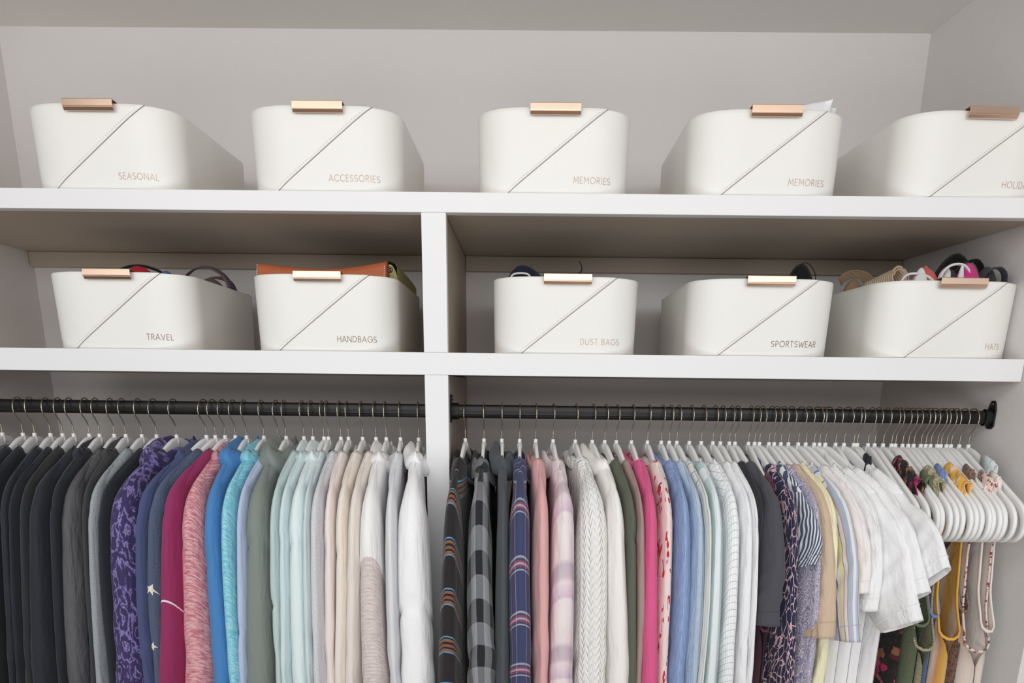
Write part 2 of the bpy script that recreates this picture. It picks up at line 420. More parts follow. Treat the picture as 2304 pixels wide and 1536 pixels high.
def handle_mesh():
    # open folded channel: hooks over the rim, faces forward, folds back under
    prof = [(.0062, -.007), (.0062, .0022), (.0052, .0032), (-.0098, .0046), (-.0108, .0042), (-.0112, .0033), (-.0118, -.0062), (-.0114, -.0071), (-.0104, -.0075), (-.0106, -.0084), (-.0072, -.0124), (-.0056, -.0126), (-.0046, -.0118)]
    th = .0009; pr = np.array(prof); Tn = np.gradient(pr, axis=0); Tn /= np.linalg.norm(Tn, axis=1, keepdims=True)
    inn = pr + np.c_[-Tn[:, 1], Tn[:, 0]] * th
    loop = np.concatenate([pr, inn[::-1]]); n = len(loop); h = .0415
    V = [(-h, y, z) for y, z in loop] + [(h, y, z) for y, z in loop]
    F = [[i, (i + 1) % n, n + (i + 1) % n, n + i] for i in range(n)]
    k = len(pr)
    for e in (0, n):
        for i in range(k - 1):
            q = [e + i, e + i + 1, e + n - 2 - i, e + n - 1 - i]; F.append(q if e == 0 else q[::-1])
    bm = bmesh.new(); vs = [bm.verts.new(p) for p in V]
    for f in F: bm.faces.new([vs[i] for i in f])
    bmesh.ops.recalc_face_normals(bm, faces=bm.faces[:])
    me = bpy.data.meshes.new('bin_handle'); bm.to_mesh(me); bm.free(); me.materials.append(M_gold); return me
def text_mesh(word, q_end, z0, h=.0098, mat=None):
    gap = .17
    wtot = sum(GL[c][0] + gap for c in word) - gap; x = q_end - wtot * h
    V = []; F = []; w = .00052
    for c in word:
        adv, lines = GL[c]
        for ln in lines:
            p = np.array(ln, float) * h; p[:, 0] += x; p[:, 1] += z0
            # densify straight runs so that the print follows the curved front
            T = np.gradient(p, axis=0); 
            for i in range(len(p) - 1):
                a, b = p[i], p[i + 1]; d = b - a; L = np.hypot(*d)
                if L < 1e-6: continue
                d /= L; nrm = np.array([-d[1], d[0]]); e = w * .8 if len(p) < 8 else w * .25
                steps = max(1, int(L / .004)); k = len(V)
                for s in range(steps + 1):
                    c0 = a - d * e + (b - a + 2 * d * e) * s / steps
                    for sg in (1, -1):
                        g = c0 + nrm * w * sg; V.append(bin_point(g[0], g[1], .00035))
                for s in range(steps): F.append([k + 2 * s, k + 2 * s + 1, k + 2 * s + 3, k + 2 * s + 2])
        x += (adv + gap) * h
    me = bpy.data.meshes.new('bin_label'); me.from_pydata(V, [], F); me.materials.append(mat or M_foil); me.update(); return me
ME_body, ME_flap, ME_seam, ME_stitch, ME_handle = bin_body_mesh(), flap_mesh(), seam_mesh(), stitch_mesh(), handle_mesh()
BINS = [  # word, x, shelf z, yaw, foil with dark reflection, text end
 ('SEASONAL', -.7317, T1, .0, 0, 'upper shelf, at its left end'),
 ('ACCESSORIES', -.3523, T1, .0, 0, 'upper shelf, right of SEASONAL'),
 ('MEMORIES', .040, T1, .0, 0, 'upper shelf, empty looking, in the middle'),
 ('MEMORIES', .4025, T1, .0, 0, 'upper shelf, white papers sticking out'),
 ('HOLIDAY', .7545, T1, .05, 0, 'upper shelf, cut off by the right edge'),
 ('TRAVEL', -.7361, T2, .0, 1, 'lower shelf at its left end'),
 ('HANDBAGS', -.3686, T2, .0, 1, 'lower shelf left of the upright'),
 ('DUST BAGS', .0675, T2, .0, 0, 'lower shelf right of the upright'),
 ('SPORTSWEAR', .4196, T2, .0, 1, 'lower shelf'),
 ('HATS', .7505, T2, .05, 0, 'lower shelf, piled with hats'),
]
for word, x, z, yaw, dk, where in BINS:
    b = thing('storage_bin', 'cream bin marked %s on the %s' % (word, where), 'bin', (x, .004, z), yaw, 'cream storage bins on the shelves')
    link('body', ME_body, b); fl = link('flap', ME_flap, b); link('stitching', ME_stitch, fl)
    link('seam', ME_seam, b)
    h = link('handle', ME_handle, b, (0, 0, BH)); h['label'] = 'rose gold metal pull clipped over the rim'
    t = link('lettering', text_mesh(word, .098, .0165, mat=M_foil_dark if dk else M_foil), b); t['label'] = 'foil lettering reading ' + word

# ------------------------------------------------------------------ hangers
M_hanger = simple('white_velvet_plastic', (250, 250, 249), .6, bump=.0002, bscale=900)
M_hook = simple('brushed_nickel', (190, 180, 166), .3, 1.0)
HZ = -.163
def hanger_meshes():
    a = np.radians(np.linspace(-52, 205, 26)); r = .0195; cz = .0555
    arcp = [(0, -r * math.cos(t), cz + r * math.sin(t)) for t in a]
    st = smooth_path([(0, 0, -.004), (0, 0, .012), (0, 0, .022), (0, -.0035, .0305), arcp[0]], 12)
    hook = tube_mesh('hanger_hook', [tube(np.concatenate([st[:-1], arcp]), .0012, 8, up=(1, 0, 0))], M_hook)
    sock = []
    for rr, z in ((.0001, .0085), (.0036, .0085), (.0042, .0075), (.0042, .0), (.0054, -.0015), (.0058, -.010), (.0001, -.012)):
        sock.append([(rr * .85 * math.cos(t), rr * math.sin(t), z) for t in np.linspace(0, 2 * PI, 14, endpoint=False)])
    v, f, u = grid_mesh('', np.array(sock), closed_v=True)
    socket = to_mesh('hanger_socket', [(v, f, u, 0)], M_hanger)
    half = [(0, -.0075), (.012, -.0085), (.026, -.0135), (.045, -.0225), (.07, -.0345), (.1, -.049), (.13, -.064), (.155, -.0765), (.172, -.0865), (.183, -.099), (.187, -.114), (.184, -.130), (.174, -.1405), (.158, -.1445), (.12, -.1455), (.06, -.146), (0, -.146)]
    full = half[:-1] + [(-u_, z_) for u_, z_ in half[::-1]][:-1]
    full = np.array(full); n0 = len(full)
    # closed smooth resample
    ext = np.concatenate([full[-3:], full, full[:4]]); sm = smooth_path(np.c_[ext, np.zeros(len(ext))], 8 * len(ext))[:, :2]
    i0 = np.argmin(np.hypot(*(sm[:len(sm) // 3] - full[0]).T)); i1 = len(sm) // 2 + np.argmin(np.hypot(*(sm[len(sm) // 2:] - full[0]).T))
    sm = sm[i0:i1]; sm = sm[::2]
    T = np.roll(sm, -1, 0) - np.roll(sm, 1, 0); T /= np.linalg.norm(T, axis=1, keepdims=True); Nn = np.c_[-T[:, 1], T[:, 0]]
    up = np.clip((sm[:, 1] + .135) / .04, 0, 1)
    hh = .0042 + (.0038 + .002 * np.clip(1 - np.abs(sm[:, 0]) / .12, 0, 1)) * up        # half height of the band
    tt = .0031 + .0 * hh
    sec = [(-1, -.55), (-.75, -1), (.75, -1), (1, -.55), (1, .55), (.75, 1), (-.75, 1), (-1, .55)]
    G = np.zeros((len(sm), 8, 3))
    for k, (sx, sh) in enumerate(sec):
        G[:, k, 0] = sx * tt; p = sm + Nn * (sh * hh)[:, None]; G[:, k, 1] = -p[:, 0]; G[:, k, 2] = p[:, 1]
    v, f, u = grid_mesh('', G, closed_u=True, closed_v=True)
    frame = to_mesh('hanger_frame', [(v, f, u, 0)], M_hanger)
    bm = bmesh.new(); bm.from_mesh(frame); bmesh.ops.recalc_face_normals(bm, faces=bm.faces[:]); bm.to_mesh(frame); bm.free()
    return hook, socket, frame
ME_hook, ME_sock, ME_frame = hanger_meshes()
def hanger(x, yaw, label, group):
    t = thing('clothes_hanger', label, 'hanger', (x, ROD_Y, HZ), yaw, group)
    link('hook', ME_hook, t)['label'] = 'thin nickel wire hook'
    link('socket', ME_sock, t); link('frame', ME_frame, t)
    return t

# ------------------------------------------------------------------ garments
def ridge(u): u = np.abs(u); return .0035 - .385 * np.maximum(u - .012, 0) - .35 * u ** 2
def fold(a, z, seed, k=3):
    rs = np.random.RandomState(seed); o = 0
    for i in range(k):
        f = rs.uniform(14, 55); g = rs.uniform(-7, 7); p = rs.uniform(0, 6.3); o = o + np.sin(a * f + z * g + p) / (1 + .6 * i)
    return o / 1.6

def body_part(g, mats):
    """front and back panel hung over the arms of the hanger, one surface"""
    T, hem, sd = g['T'], g['hem'], g['seed']
    n = 45; un = np.sin(np.linspace(-PI / 2, PI / 2, n)); un = .6 * un + .4 * np.linspace(-1, 1, n)
    a = np.linspace(0, PI / 2, 6); vt = np.r_[np.zeros(0), np.linspace(.02, 1, 17)]
    Utop, Ubot = g['U'], g['U'] * g.get('flare', .95)
    cu = g['cu']; rows = []
    uu = un * Utop; top = ridge(uu) + .004 - g.get('drop', 0)
    end = np.sqrt(np.maximum(0, 1 - np.abs(un) ** 7)) * .97 + .03
    col = []
    for side in (1, -1):
        dip = np.where(np.abs(uu) < cu, g['dip'][0 if side > 0 else 1] * np.sqrt(np.maximum(0, 1 - (uu / cu) ** 2)), 0)
        seq = []
        for t in a:
            w = side * T * np.sin(t) * end; z = top - dip - T * (1 - np.cos(t))
            seq.append(np.c_[w, uu, z])
        zt = top - dip - T
        for v in vt:
            z = zt * (1 - v) + hem * v
            U = Utop * (1 - min(1, v * 2.2)) + Ubot * min(1, v * 2.2); uz = un * U
            amp = g['fold'] * min(1, v * 3)
            w = side * end * (T * (1 + g.get('spread', .25) * v) + amp * fold(uz, z, sd + (0 if side > 0 else 7)))
            w = w + g.get('lean', 0) * max(0, v - .1) * .4
            seq.append(np.c_[w, uz, z])
        col.append(np.array(seq))
    P = np.concatenate([col[1][::-1], col[0][1:] if True else col[0]], 0)
    k = len(col[0])
    # the two ridge rows differ inside the neck opening, so keep both
    P = np.concatenate([col[1][::-1], col[0]], 0)
    Q = P.copy(); Q[..., 1] = -P[..., 1]; Q = Q[..., [0, 1, 2]]
    m = P.shape[0]; UV = np.zeros((m + 1, n + 1, 2)); UV[:m, :n, 0] = P[..., 1] + (P[..., 0] > 0) * .013; UV[:m, :n, 1] = -P[..., 2]
    v, f, u = grid_mesh('', Q, UV)
    return to_mesh('garment_body', [(v, f, u, 0)], mats[0])

SL = {  # outer and inner curves (u, z) of the sleeve
 'long': ([(.120, -.036), (.155, -.052), (.186, -.074), (.209, -.110), (.221, -.165), (.225, -.26), (.221, -.36), (.212, -.47), (.200, -.62)],
          [(.118, -.20), (.112, -.225), (.108, -.245), (.106, -.26), (.108, -.285), (.112, -.33), (.112, -.40), (.105, -.50), (.098, -.62)]),
 'tee': ([(.120, -.036), (.155, -.052), (.190, -.076), (.215, -.122), (.236, -.165), (.255, -.215)],
         [(.115, -.20), (.115, -.222), (.120, -.240), (.130, -.255), (.145, -.268), (.160, -.278)]),
}
def sleeve_curves(g):
    o, i = SL[g['sl']]
    o = np.array(o) * (1, 1); i = np.array(i) * (1, 1)
    if g['sl'] == 'tee' and 'hemuz' in g:
        hu, hz, hw = g['hemuz']           # end point of the cuff and its half width
        o[-1] = (hu, hz); o[-2] = (o[2] * .42 + np.array((hu, hz)) * .58) + (.012, .012); o[-3] = (o[2] * .75 + np.array((hu, hz)) * .25) + (.010, .012)
        d = np.array((hu, hz)) - o[2]; d /= np.linalg.norm(d); nn = np.array((d[1], -d[0]))
        e = np.array((hu, hz)) + nn * 2 * hw + d * -.004
        i[-1] = e; i[-2] = i[1] * .5 + e * .5; i[-3] = i[1] * .8 + e * .2
    k = g.get('us', 1.0)
    o[:, 0] *= k; i[:, 0] *= k; o[:, 1] -= g.get('drop', 0); i[:, 1] -= g.get('drop', 0)
    return o, i
def sleeve_part(g, mats, front=True):
    o, i = sleeve_curves(g)
    n = 46 if front else 22; m = 28 if front else 14
    O = smooth_path(np.c_[o, np.zeros(len(o))], n)[:, :2]; I = smooth_path(np.c_[i, np.zeros(len(i))], n)[:, :2]
    s = np.linspace(0, 1, n); C = (O + I) / 2; A = (O - I) / 2
    b = g['b0'] + (g['b1'] - g['b0']) * s ** 1.2
    b = b * np.clip(.55 + s * 3.2, 0, 1)
    sh = g['shift'] * np.clip((s - .25) / .75, 0, 1) ** 1.2 if front else 0 * s
    sd = g['seed'] + (11 if front else 23); rs = np.random.RandomState(sd)
    sh = sh + rs.uniform(.0015, .0035) * np.sin(s * rs.uniform(6, 10) + rs.uniform(0, 6.3)) * np.clip(s * 1.8 - .5, 0, 1)
    swu = rs.uniform(.002, .005) * np.sin(s * rs.uniform(7, 12) + rs.uniform(0, 6.3)) * np.clip(s * 2 - .6, 0, 1)
    O[:, 0] += swu; I[:, 0] += swu * .6; C = (O + I) / 2; A = (O - I) / 2
    th = np.linspace(0, 2 * PI, m, endpoint=False)
    mi = None; seam = g.get('seam', rs.uniform(.13, .24)); pin = .09 if 'seam' in g else .025
    scl = np.where(s < seam, 1.0, .955 if 'seam' in g else .985); 
    scl = scl * (1 - pin * np.exp(-((s - seam) / .013) ** 2))
    L = np.r_[0, np.cumsum(np.linalg.norm(np.diff(O, axis=0), axis=1))] + .17
    ct, stn = np.cos(th), np.sin(th)
    f = np.zeros((n, m)); ph = rs.uniform(0, 6.3, 8); kk = rs.randint(2, 6, 8)
    ss = s[:, None]
    for q in range(5):
        f += np.sin(kk[q] * th[None] + ph[q] + ss * rs.uniform(-3.5, 3.5)) * .4 / (1 + .35 * q)
    f += .45 * np.sin(ss * rs.uniform(30, 48) + 2.2 * np.sin(th[None] + ph[6]) + ph[7]) * np.exp(-((ss - rs.uniform(.55, .8)) / .16) ** 2)
    f *= g['fold'] * 1.9 * np.clip(ss * 3, .15, 1)
    G = np.zeros((n, m, 3))
    rad = (1 + f / np.maximum(b, .006)[:, None] * .8)
    sq = .82                                   # squarish oval
    cw = np.sign(stn) * np.abs(stn) ** sq; cu = np.sign(ct) * np.abs(ct) ** sq
    W = (b * scl)[:, None] * cw[None] * rad
    au = (cu[None] * (1 + .15 * f / .01 * 0))[..., None] * A[:, None] * scl[:, None, None]
    uz = C[:, None] + au
    G[..., 0] = W + sh[:, None]; G[..., 1] = -uz[..., 0]; G[..., 2] = uz[..., 1]
    if not front: G[..., 1] *= -1
    per = (np.abs(A).max() + b.max())
    UV = np.zeros((n + 1, m + 1, 2)); thx = np.linspace(0, 2 * PI, m + 1); thx = np.where(thx > PI, thx - 2 * PI, thx)
    half_c = 1.05 * (np.linalg.norm(A, axis=1).mean() + b.mean())
    UV[:n, :, 0] = (np.abs(thx) * np.sign(thx) * half_c / 1.57)[None]; UV[:n, :, 1] = L[:, None]
    g['_front' if front else '_rear'] = G
    if g['sl'] == 'tee':                        # turned-in hem
        In = G[-1].copy(); ctr = In.mean(0); rows = []
        back = (G[-1] - G[-4]).mean(0) * .5
        rows = [ctr + (In - ctr) * .95 - back * .05, ctr + (In - ctr) * .93 - back * 2.2]
        G = np.concatenate([G, np.array(rows)]); UV = np.concatenate([UV[:n], UV[n - 1:n], UV[n - 1:n], UV[n:]]); UV[n:n + 2, :, 1] = L[-1]
    v, fc, u = grid_mesh('', G, UV, closed_v=True, flip=not front)
    ms = mats
    nr = G.shape[0] - 1; mi = 0
    parts = []
    if len(mats) > 1 and g.get('yoke'):
        cut = int(g['seam'] * n) * m
        parts = [(v, fc[:cut], u[:cut * 4], 1)]
        v2, f2, u2 = v, fc[cut:], u[cut * 4:]
        parts.append((v2, f2, u2, 0))
    else: parts = [(v, fc, u, 0)]
    return to_mesh('sleeve', parts, mats)
def cuff_seam(g, mat):
    G = g['_front']; n, m = G.shape[:2]; k = n - 3 if g['sl'] == 'tee' else None
    if k is None: return None
    P = G[n - 5]; c = P.mean(0); P = c + (P - c) * 1.015
    v, f, u, f3 = tube(P, .0007, 5, closed=True)
    return tube_mesh('hem_stitch', [(v, f, u, f3)], mat)

def neck_ring(g, n=48):
    th = np.linspace(0, 2 * PI, n, endpoint=False); cu = g['cu']; T = g['T']
    u = cu * np.cos(th); w = (T * .9 + .003) * np.sin(th)
    dip = np.where(w > 0, g['dip'][0], g['dip'][1]) * np.abs(np.sin(th)) ** .8 + .004
    z = ridge(u) + .004 - dip - g.get('drop', 0) - T * .6 * np.abs(np.sin(th))
    return th, np.c_[w, -u, z]
def collar_part(g, mats):
    kind = g['collar']; th, R = neck_ring(g); m = mats[-1] if g.get('trim') else mats[0]; n = len(th)
    out = np.c_[np.sin(th), -np.cos(th) * .8, 0 * th]
    rs = np.random.RandomState(g['seed'] + 5)
    if kind == 'crew':
        prof = [(.0015, -.008), (.0035, -.004), (.0035, .004), (.0015, .0085), (-.0010, .0075), (-.0015, -.002)]
    elif kind == 'stand':
        prof = [(.002, -.008), (.003, .004), (.003, .014), (.0015, .024), (-.001, .025), (-.002, .016), (-.001, .0)]
    elif kind == 'shirt':
        prof = [(.000, -.006), (.001, .010), (.001, .016), (.003, .020), (.0065, .019), (.010, .009), (.0125, -.005), (.014, -.018), (.0135, -.026)]
    elif kind == 'rib':
        prof = [(.002, -.010), (.0045, -.004), (.005, .004), (.004, .010), (.001, .012), (-.002, .006)]
    rows = []
    for a, z in prof:
        wob = 1 + .06 * np.sin(3 * th + rs.uniform(0, 6)) if kind in ('shirt', 'stand') else 1 + 0 * th
        wid = .55 if kind in ('shirt',) else .5
        p = R + out * (np.r_[a] * wob * np.where(np.abs(np.cos(th)) > .6, 1.0, wid + .3))[:, None]; p[:, 2] += z * wob * (.3 + .7 * np.abs(np.sin(th)))
        rows.append(p)
    P = np.array(rows); k = len(prof)
    UV = np.zeros((k + 1, n + 1, 2)); UV[..., 0] = (np.arange(n + 1) / n * .3)[None]; UV[:, :, 1] = (np.arange(k + 1) * .008)[:, None]
    v, f, u = grid_mesh('', P, UV, closed_v=True, closed_u=kind in ('crew', 'rib', 'stand'))
    return to_mesh('collar', [(v, f, u, 0)], m)
def hood_part(g, mats):
    """hood collapsed around the neck: a thick soft roll that sags behind and rises at the front end"""
    th, R = neck_ring(g, 56); n = len(th); rs = np.random.RandomState(g['seed'] + 9)
    hs = g.get('hood', 1.0); fr = .5 + .5 * np.cos(th)          # 1 at the end nearest the camera
    h = (.011 + .006 * fr) * (.75 + .25 * np.abs(np.sin(th))) * hs; t = (.005 + .0095 * fr ** 1.4) * hs
    m = 18; a = np.linspace(0, 2 * PI, m, endpoint=False)
    out = np.c_[np.sin(th), -np.cos(th) * .85, 0 * th]
    G = np.zeros((n, m, 3)); wr = .12 * np.sin(5 * th[:, None] + 2 * a[None] + rs.uniform(0, 6)) + .1 * np.sin(9 * th[:, None] - a[None])
    G += R[:, None] + out[:, None] * ((np.cos(a)[None] * (1 + wr) + .25) * t[:, None])[..., None]
    G[..., 2] += (np.sin(a)[None] * (1 + wr * .7) * h[:, None] + .006 - .012 * fr[:, None] ** 3 - .35 * np.abs(np.cos(a) * t[:, None] * np.sin(th)[:, None]))
    G[..., 1] -= (.018 * hs * fr ** 3)[:, None]
    UV = np.zeros((n + 1, m + 1, 2)); UV[..., 0] = (np.arange(m + 1) / m * .12)[None]; UV[..., 1] = (np.arange(n + 1) / n * .36)[:, None]
    v, f, u = grid_mesh('', G, UV, closed_u=True, closed_v=True)
    return to_mesh('hood', [(v, f, u, 0)], mats[0])

def tank_parts(g, mats, root):
    """sleeveless: two panels joined below the armholes, straps over the arms"""
    T, sd = g['T'], g['seed']; su = g['su']; dp = g['arm']          # strap position, armhole bottom
    hem = g['hem']; n = 15
    zt = ridge(np.array([su]))[0] + .006
    zs = np.r_[np.linspace(zt, dp, 14), np.linspace(dp - .02, hem, 14)]
    Uo = np.interp(-zs, [-zt, -(zt + (dp - zt) * .45), -(zt + (dp - zt) * .8), -dp, -dp + .06, -hem], [su + .008, su + .012, su + .026, su + .052, su + .06, su + .066])
    Ui = np.interp(-zs, [-zt, -(zt + (dp - zt) * .5), -(zt + (dp - zt) * .75)], [su - .014, su - .02, 0])      # neckline opening
    for side in (1, -1):
        P = []
        for z, uo, ui in zip(zs, Uo, Ui):
            k = np.clip((zt - z) / .05, 0, 1); j = np.clip((dp - z) / .03, 0, 1)
            uu = np.linspace(ui, uo, n)
            w = side * T * k * (1 - j * (np.abs(uu) / uo) ** 6) * (1 + g.get('spread', .2) * np.clip((dp - z) * 3, 0, 1)) + side * g['fold'] * k * .6 * fold(uu, z, sd)
            P.append(np.c_[w + side * .0008, -uu, np.full(n, z)])
        P = np.array(P); M = P.copy(); M[..., 1] *= -1
        UV = np.zeros((len(zs) + 1, n + 1, 2)); UV[:-1, :-1, 0] = -P[..., 1]; UV[:-1, :-1, 1] = -P[..., 2]
        a = grid_mesh('', P, UV); b = grid_mesh('', M, UV, flip=True)
        link('panel', to_mesh('tank_panel', [(*a, 0), (*b, 0)], mats[0]), root)
    k = 14
    for sg in (1, -1):
        pth = []
        for side in (1, -1):
            q = []
            for z, uo in zip(zs[:k], Uo[:k]):
                kk = np.clip((zt - z) / .05, 0, 1)
                q.append((side * (T * kk + .0008), -sg * (uo + .0005), z))
            pth.append(q)
        # down the front edge, round the bottom and up the back
        loop = pth[0] + [(T * .6, -sg * (Uo[k - 1] + .006), dp - .006), (0, -sg * (Uo[k - 1] + .008), dp - .009), (-T * .6, -sg * (Uo[k - 1] + .006), dp - .006)] + pth[1][::-1]
        sm = smooth_path(loop, 60)
        link('armhole_trim', tube_mesh('armhole_trim', [tube(sm, .0018, 7, ry=.003, closed=False)], mats[-1]), root)
    # shoulder strap over the arm of the hanger
    for sg in (1, -1):
        st = [(.0045, -sg * su, zt - .022), (.0048, -sg * su, zt - .004), (.003, -sg * su, zt + .0015), (0, -sg * su, zt + .003), (-.003, -sg * su, zt + .0015), (-.0048, -sg * su, zt - .004), (-.0045, -sg * su, zt - .022)]
        P = smooth_path(st, 16); h = g.get('strap', .013)
        Q = np.stack([P + (0, -h, -h * .45 * 1 * sg * 0 - h * .43 * 1), P, P + (0, h, h * .43)], 1) if sg > 0 else np.stack([P + (0, -h, h * .43), P, P + (0, h, -h * .43)], 1)
        if g.get('ruffle'):
            x = np.linspace(-1, 1, 15); Q = np.array([[p + (math.copysign(.0025, p[0] + 1e-6) * math.sin(9 * t + 2 * p[2] * 100), -h * t * 1.7, (-h * .43 * t * sg) * 1.7 + .003 * math.sin(14 * t + sg)) for t in x] for p in P])
        UV = np.zeros((Q.shape[0] + 1, Q.shape[1] + 1, 2)); UV[..., 0] = (np.arange(Q.shape[1] + 1) * .02)[None]; UV[..., 1] = (np.arange(Q.shape[0] + 1) * .003)[:, None]
        v, f, u = grid_mesh('', Q, UV)
        o = link('strap', to_mesh('strap', [(v, f, u, 0)], mats[g.get('strapmat', 0)]), root)
        sol = o.modifiers.new('thick', 'SOLIDIFY'); sol.thickness = .0014; sol.offset = 1

def star_part(g, s0, th0, size, mat):
    G = g['_front']; n, m = G.shape[:2]
    def at(s, t):
        i = min(max(s, 0), 1) * (n - 1); j = (t / (2 * PI) * m) % m; i0 = int(min(i, n - 2)); j0 = int(j); fi, fj = i - i0, j - j0
        return (G[i0, j0] * (1 - fi) + G[i0 + 1, j0] * fi) * (1 - fj) + (G[i0, (j0 + 1) % m] * (1 - fi) + G[i0 + 1, (j0 + 1) % m] * fi) * fj
    c = at(s0, th0); ds = at(s0 + .02, th0) - c; dt = at(s0, th0 + .1) - c
    ls, lt = np.linalg.norm(ds) / .02, np.linalg.norm(dt) / .1; V = []; cc = G[int(s0 * (n - 1))].mean(0)
    for ring in (0, .5, 1):
        for k in range(10):
            a = k * PI / 5 + .3; r = size * (1 if k % 2 == 0 else .42) * ring
            p = at(s0 + r * math.cos(a) / ls, th0 + r * math.sin(a) / lt); d = p - cc; d[2] = 0; V.append(p + d / np.linalg.norm(d) * .0012)
    F = [[k, 10 + k, 10 + (k + 1) % 10] for k in range(10)] + [[10 + k, 20 + k, 20 + (k + 1) % 10, 10 + (k + 1) % 10] for k in range(10)]
    me = bpy.data.meshes.new('star_print'); me.from_pydata([list(p) for p in V], [], F); me.materials.append(mat); me.update(); return me
def buttons_part(g, mat):
    G = g['_front']; n, m = G.shape[:2]; sp = []
    return None

# fabrics ------------------------------------------------------------
def F(name, col, **k): return fabric(name, col, **k)
BLK = (43, 46, 53)
def rose_print(t):
    uv = t.distort(t.uv(1.0, .8), 26, .03); d = t.voro(uv, 24); w = t.math('FRACT', t.math('ADD', t.math('MULTIPLY', d, 2.6), t.math('MULTIPLY', t.noise(uv, 70, 4, .65), 2.6)))
    fine = t.math('GREATER_THAN', t.noise(t.uv(2.5, 1), 330, 2), .5)
    c1 = t.ramp(w, [(0, (54, 46, 86)), (.5, (60, 52, 94)), (.62, (132, 118, 178)), (.8, (150, 138, 196)), (.9, (58, 50, 90))])
    return t.mix(t.math('MULTIPLY', fine, .35), c1, lin((64, 54, 100)))
def leaf_print(t):
    uv = t.distort(t.uv(1, .7), 40, .02); d = t.voro(uv, 62, 'DISTANCE_TO_EDGE'); n = t.noise(uv, 120, 2)
    return t.ramp(t.math('ADD', d, t.math('MULTIPLY', n, .25)), [(0, (216, 178, 184)), (.165, (222, 184, 188)), (.175, (44, 48, 76)), (1, (38, 42, 70))], 'CONSTANT')
def cherry_print(t):
    uv = t.distort(t.uv(), 30, .02); d = t.voro(uv, 40); n = t.noise(t.uv(1, .5), 22, 2)
    m = t.math('MULTIPLY', t.math('LESS_THAN', d, .3), t.math('GREATER_THAN', n, .47))
    e = t.voro(t.distort(t.uv(1, .35), 25, .03), 34, 'DISTANCE_TO_EDGE'); m2 = t.math('MULTIPLY', t.math('LESS_THAN', e, .035), t.math('GREATER_THAN', n, .56))
    c = t.mix(m2, lin((240, 220, 216)), lin((150, 50, 62))); return t.mix(m, c, lin((205, 42, 58)))
def lilac_print(t):
    uv = t.distort(t.uv(), 60, .008); d = t.math('FRACT', t.math('MULTIPLY', t.voro(uv, 52), 2.6))
    return t.ramp(d, [(0, (108, 104, 140)), (.3, (206, 200, 214)), (.55, (120, 116, 152)), (.8, (214, 208, 220))], 'LINEAR')
def dark_floral(t):
    c = t.voro(t.distort(t.uv(), 60, .015), 75, 'F1', 'Color'); s = t.n('ShaderNodeSeparateColor'); t.l(c, s.inputs[0])
    return t.ramp(s.outputs[0], [(0, (40, 34, 36)), (.42, (186, 42, 98)), (.55, (44, 44, 42)), (.72, (150, 104, 70)), (.82, (92, 40, 54)), (.92, (208, 70, 120))], 'CONSTANT')
def tiny_floral(t):
    d = t.voro(t.uv(), 150); c = t.voro(t.uv(), 150, 'F1', 'Color'); s = t.n('ShaderNodeSeparateColor'); t.l(c, s.inputs[0])
    k = t.ramp(s.outputs[0], [(0, (168, 70, 84)), (.4, (120, 104, 76)), (.7, (198, 140, 130))], 'CONSTANT')
    return t.mix(t.math('LESS_THAN', d, .42), lin((234, 214, 206)), k)
def tie_dye(t):
    x, y = t.sep(t.distort(t.uv(1, .25), 18, .05))
    return t.ramp(t.math('FRACT', t.math('MULTIPLY', x, 9.5)), [(0, (236, 178, 78)), (.3, (240, 186, 84)), (.38, (244, 222, 200)), (.5, (228, 160, 110)), (.62, (240, 190, 90)), (.85, (246, 226, 206)), (1, (236, 178, 78))])
def chevron(t):
    x, y = t.sep(t.uv()); s = t.math('ADD', y, t.math('MULTIPLY', t.math('ABSOLUTE', t.math('SUBTRACT', x, .02)), -1.1))
    return stripes(t, s, .0185, [(0, (78, 88, 114)), (.55, (226, 230, 234))])
def cable(t, nrm):
    x, y = t.sep(t.uv()); a = t.math('PINGPONG', x, .012)
    h = t.math('SINE', t.math('MULTIPLY', t.math('ADD', y, t.math('MULTIPLY', a, 1.3)), 420))
    k = t.math('SINE', t.math('MULTIPLY', x, 262))
    return t.bump(t.math('ADD', h, k), .0011, .7, nrm)
def ribs(freq, dist):
    def f(t, nrm):
        x, y = t.sep(t.uv()); return t.bump(t.math('SINE', t.math('MULTIPLY', x, freq)), dist, .8, nrm)
    return f
def wrib(freq, dist):
    def f(t, nrm):
        x, y = t.sep(t.distort(t.uv(), 60, .004)); return t.bump(t.math('SINE', t.math('MULTIPLY', y, freq)), dist, .8, nrm)
    return f
def maroon_line(t):
    x, y = t.sep(t.uv()); m = t.math('MULTIPLY', t.math('GREATER_THAN', y, .437), t.math('LESS_THAN', y, .4405))
    return t.mix(m, lin((148, 48, 96)), lin((236, 226, 232)))
def pink_heather(t):
    x, y = t.sep(t.uv()); c = wavyheather((188, 112, 124), (226, 176, 178))(t)
    return t.mix(t.math('LESS_THAN', x, -.036), c, lin((250, 120, 148)))
brown_plaid = plaid(.30, [(0, (46, 42, 44))], .088, [(0, (44, 40, 42)), (.62, (92, 164, 208)), (.65, (36, 34, 38)), (.68, (148, 104, 78)), (.74, (40, 34, 34)), (.79, (142, 98, 74)), (.85, (40, 34, 34)), (.89, (148, 104, 78)), (.95, (92, 164, 208)), (.98, (44, 40, 42))], .8, wob=.006)
def buffalo(t):
    x, y = t.sep(t.distort(t.uv(), 14, .007)); a = stripes(t, x, .060, [(0, (44, 46, 50)), (.5, (156, 158, 162))], off=.25); b = stripes(t, y, .085, [(0, (36, 37, 40)), (.5, (150, 152, 156))])
    return t.mix(.5, a, b)
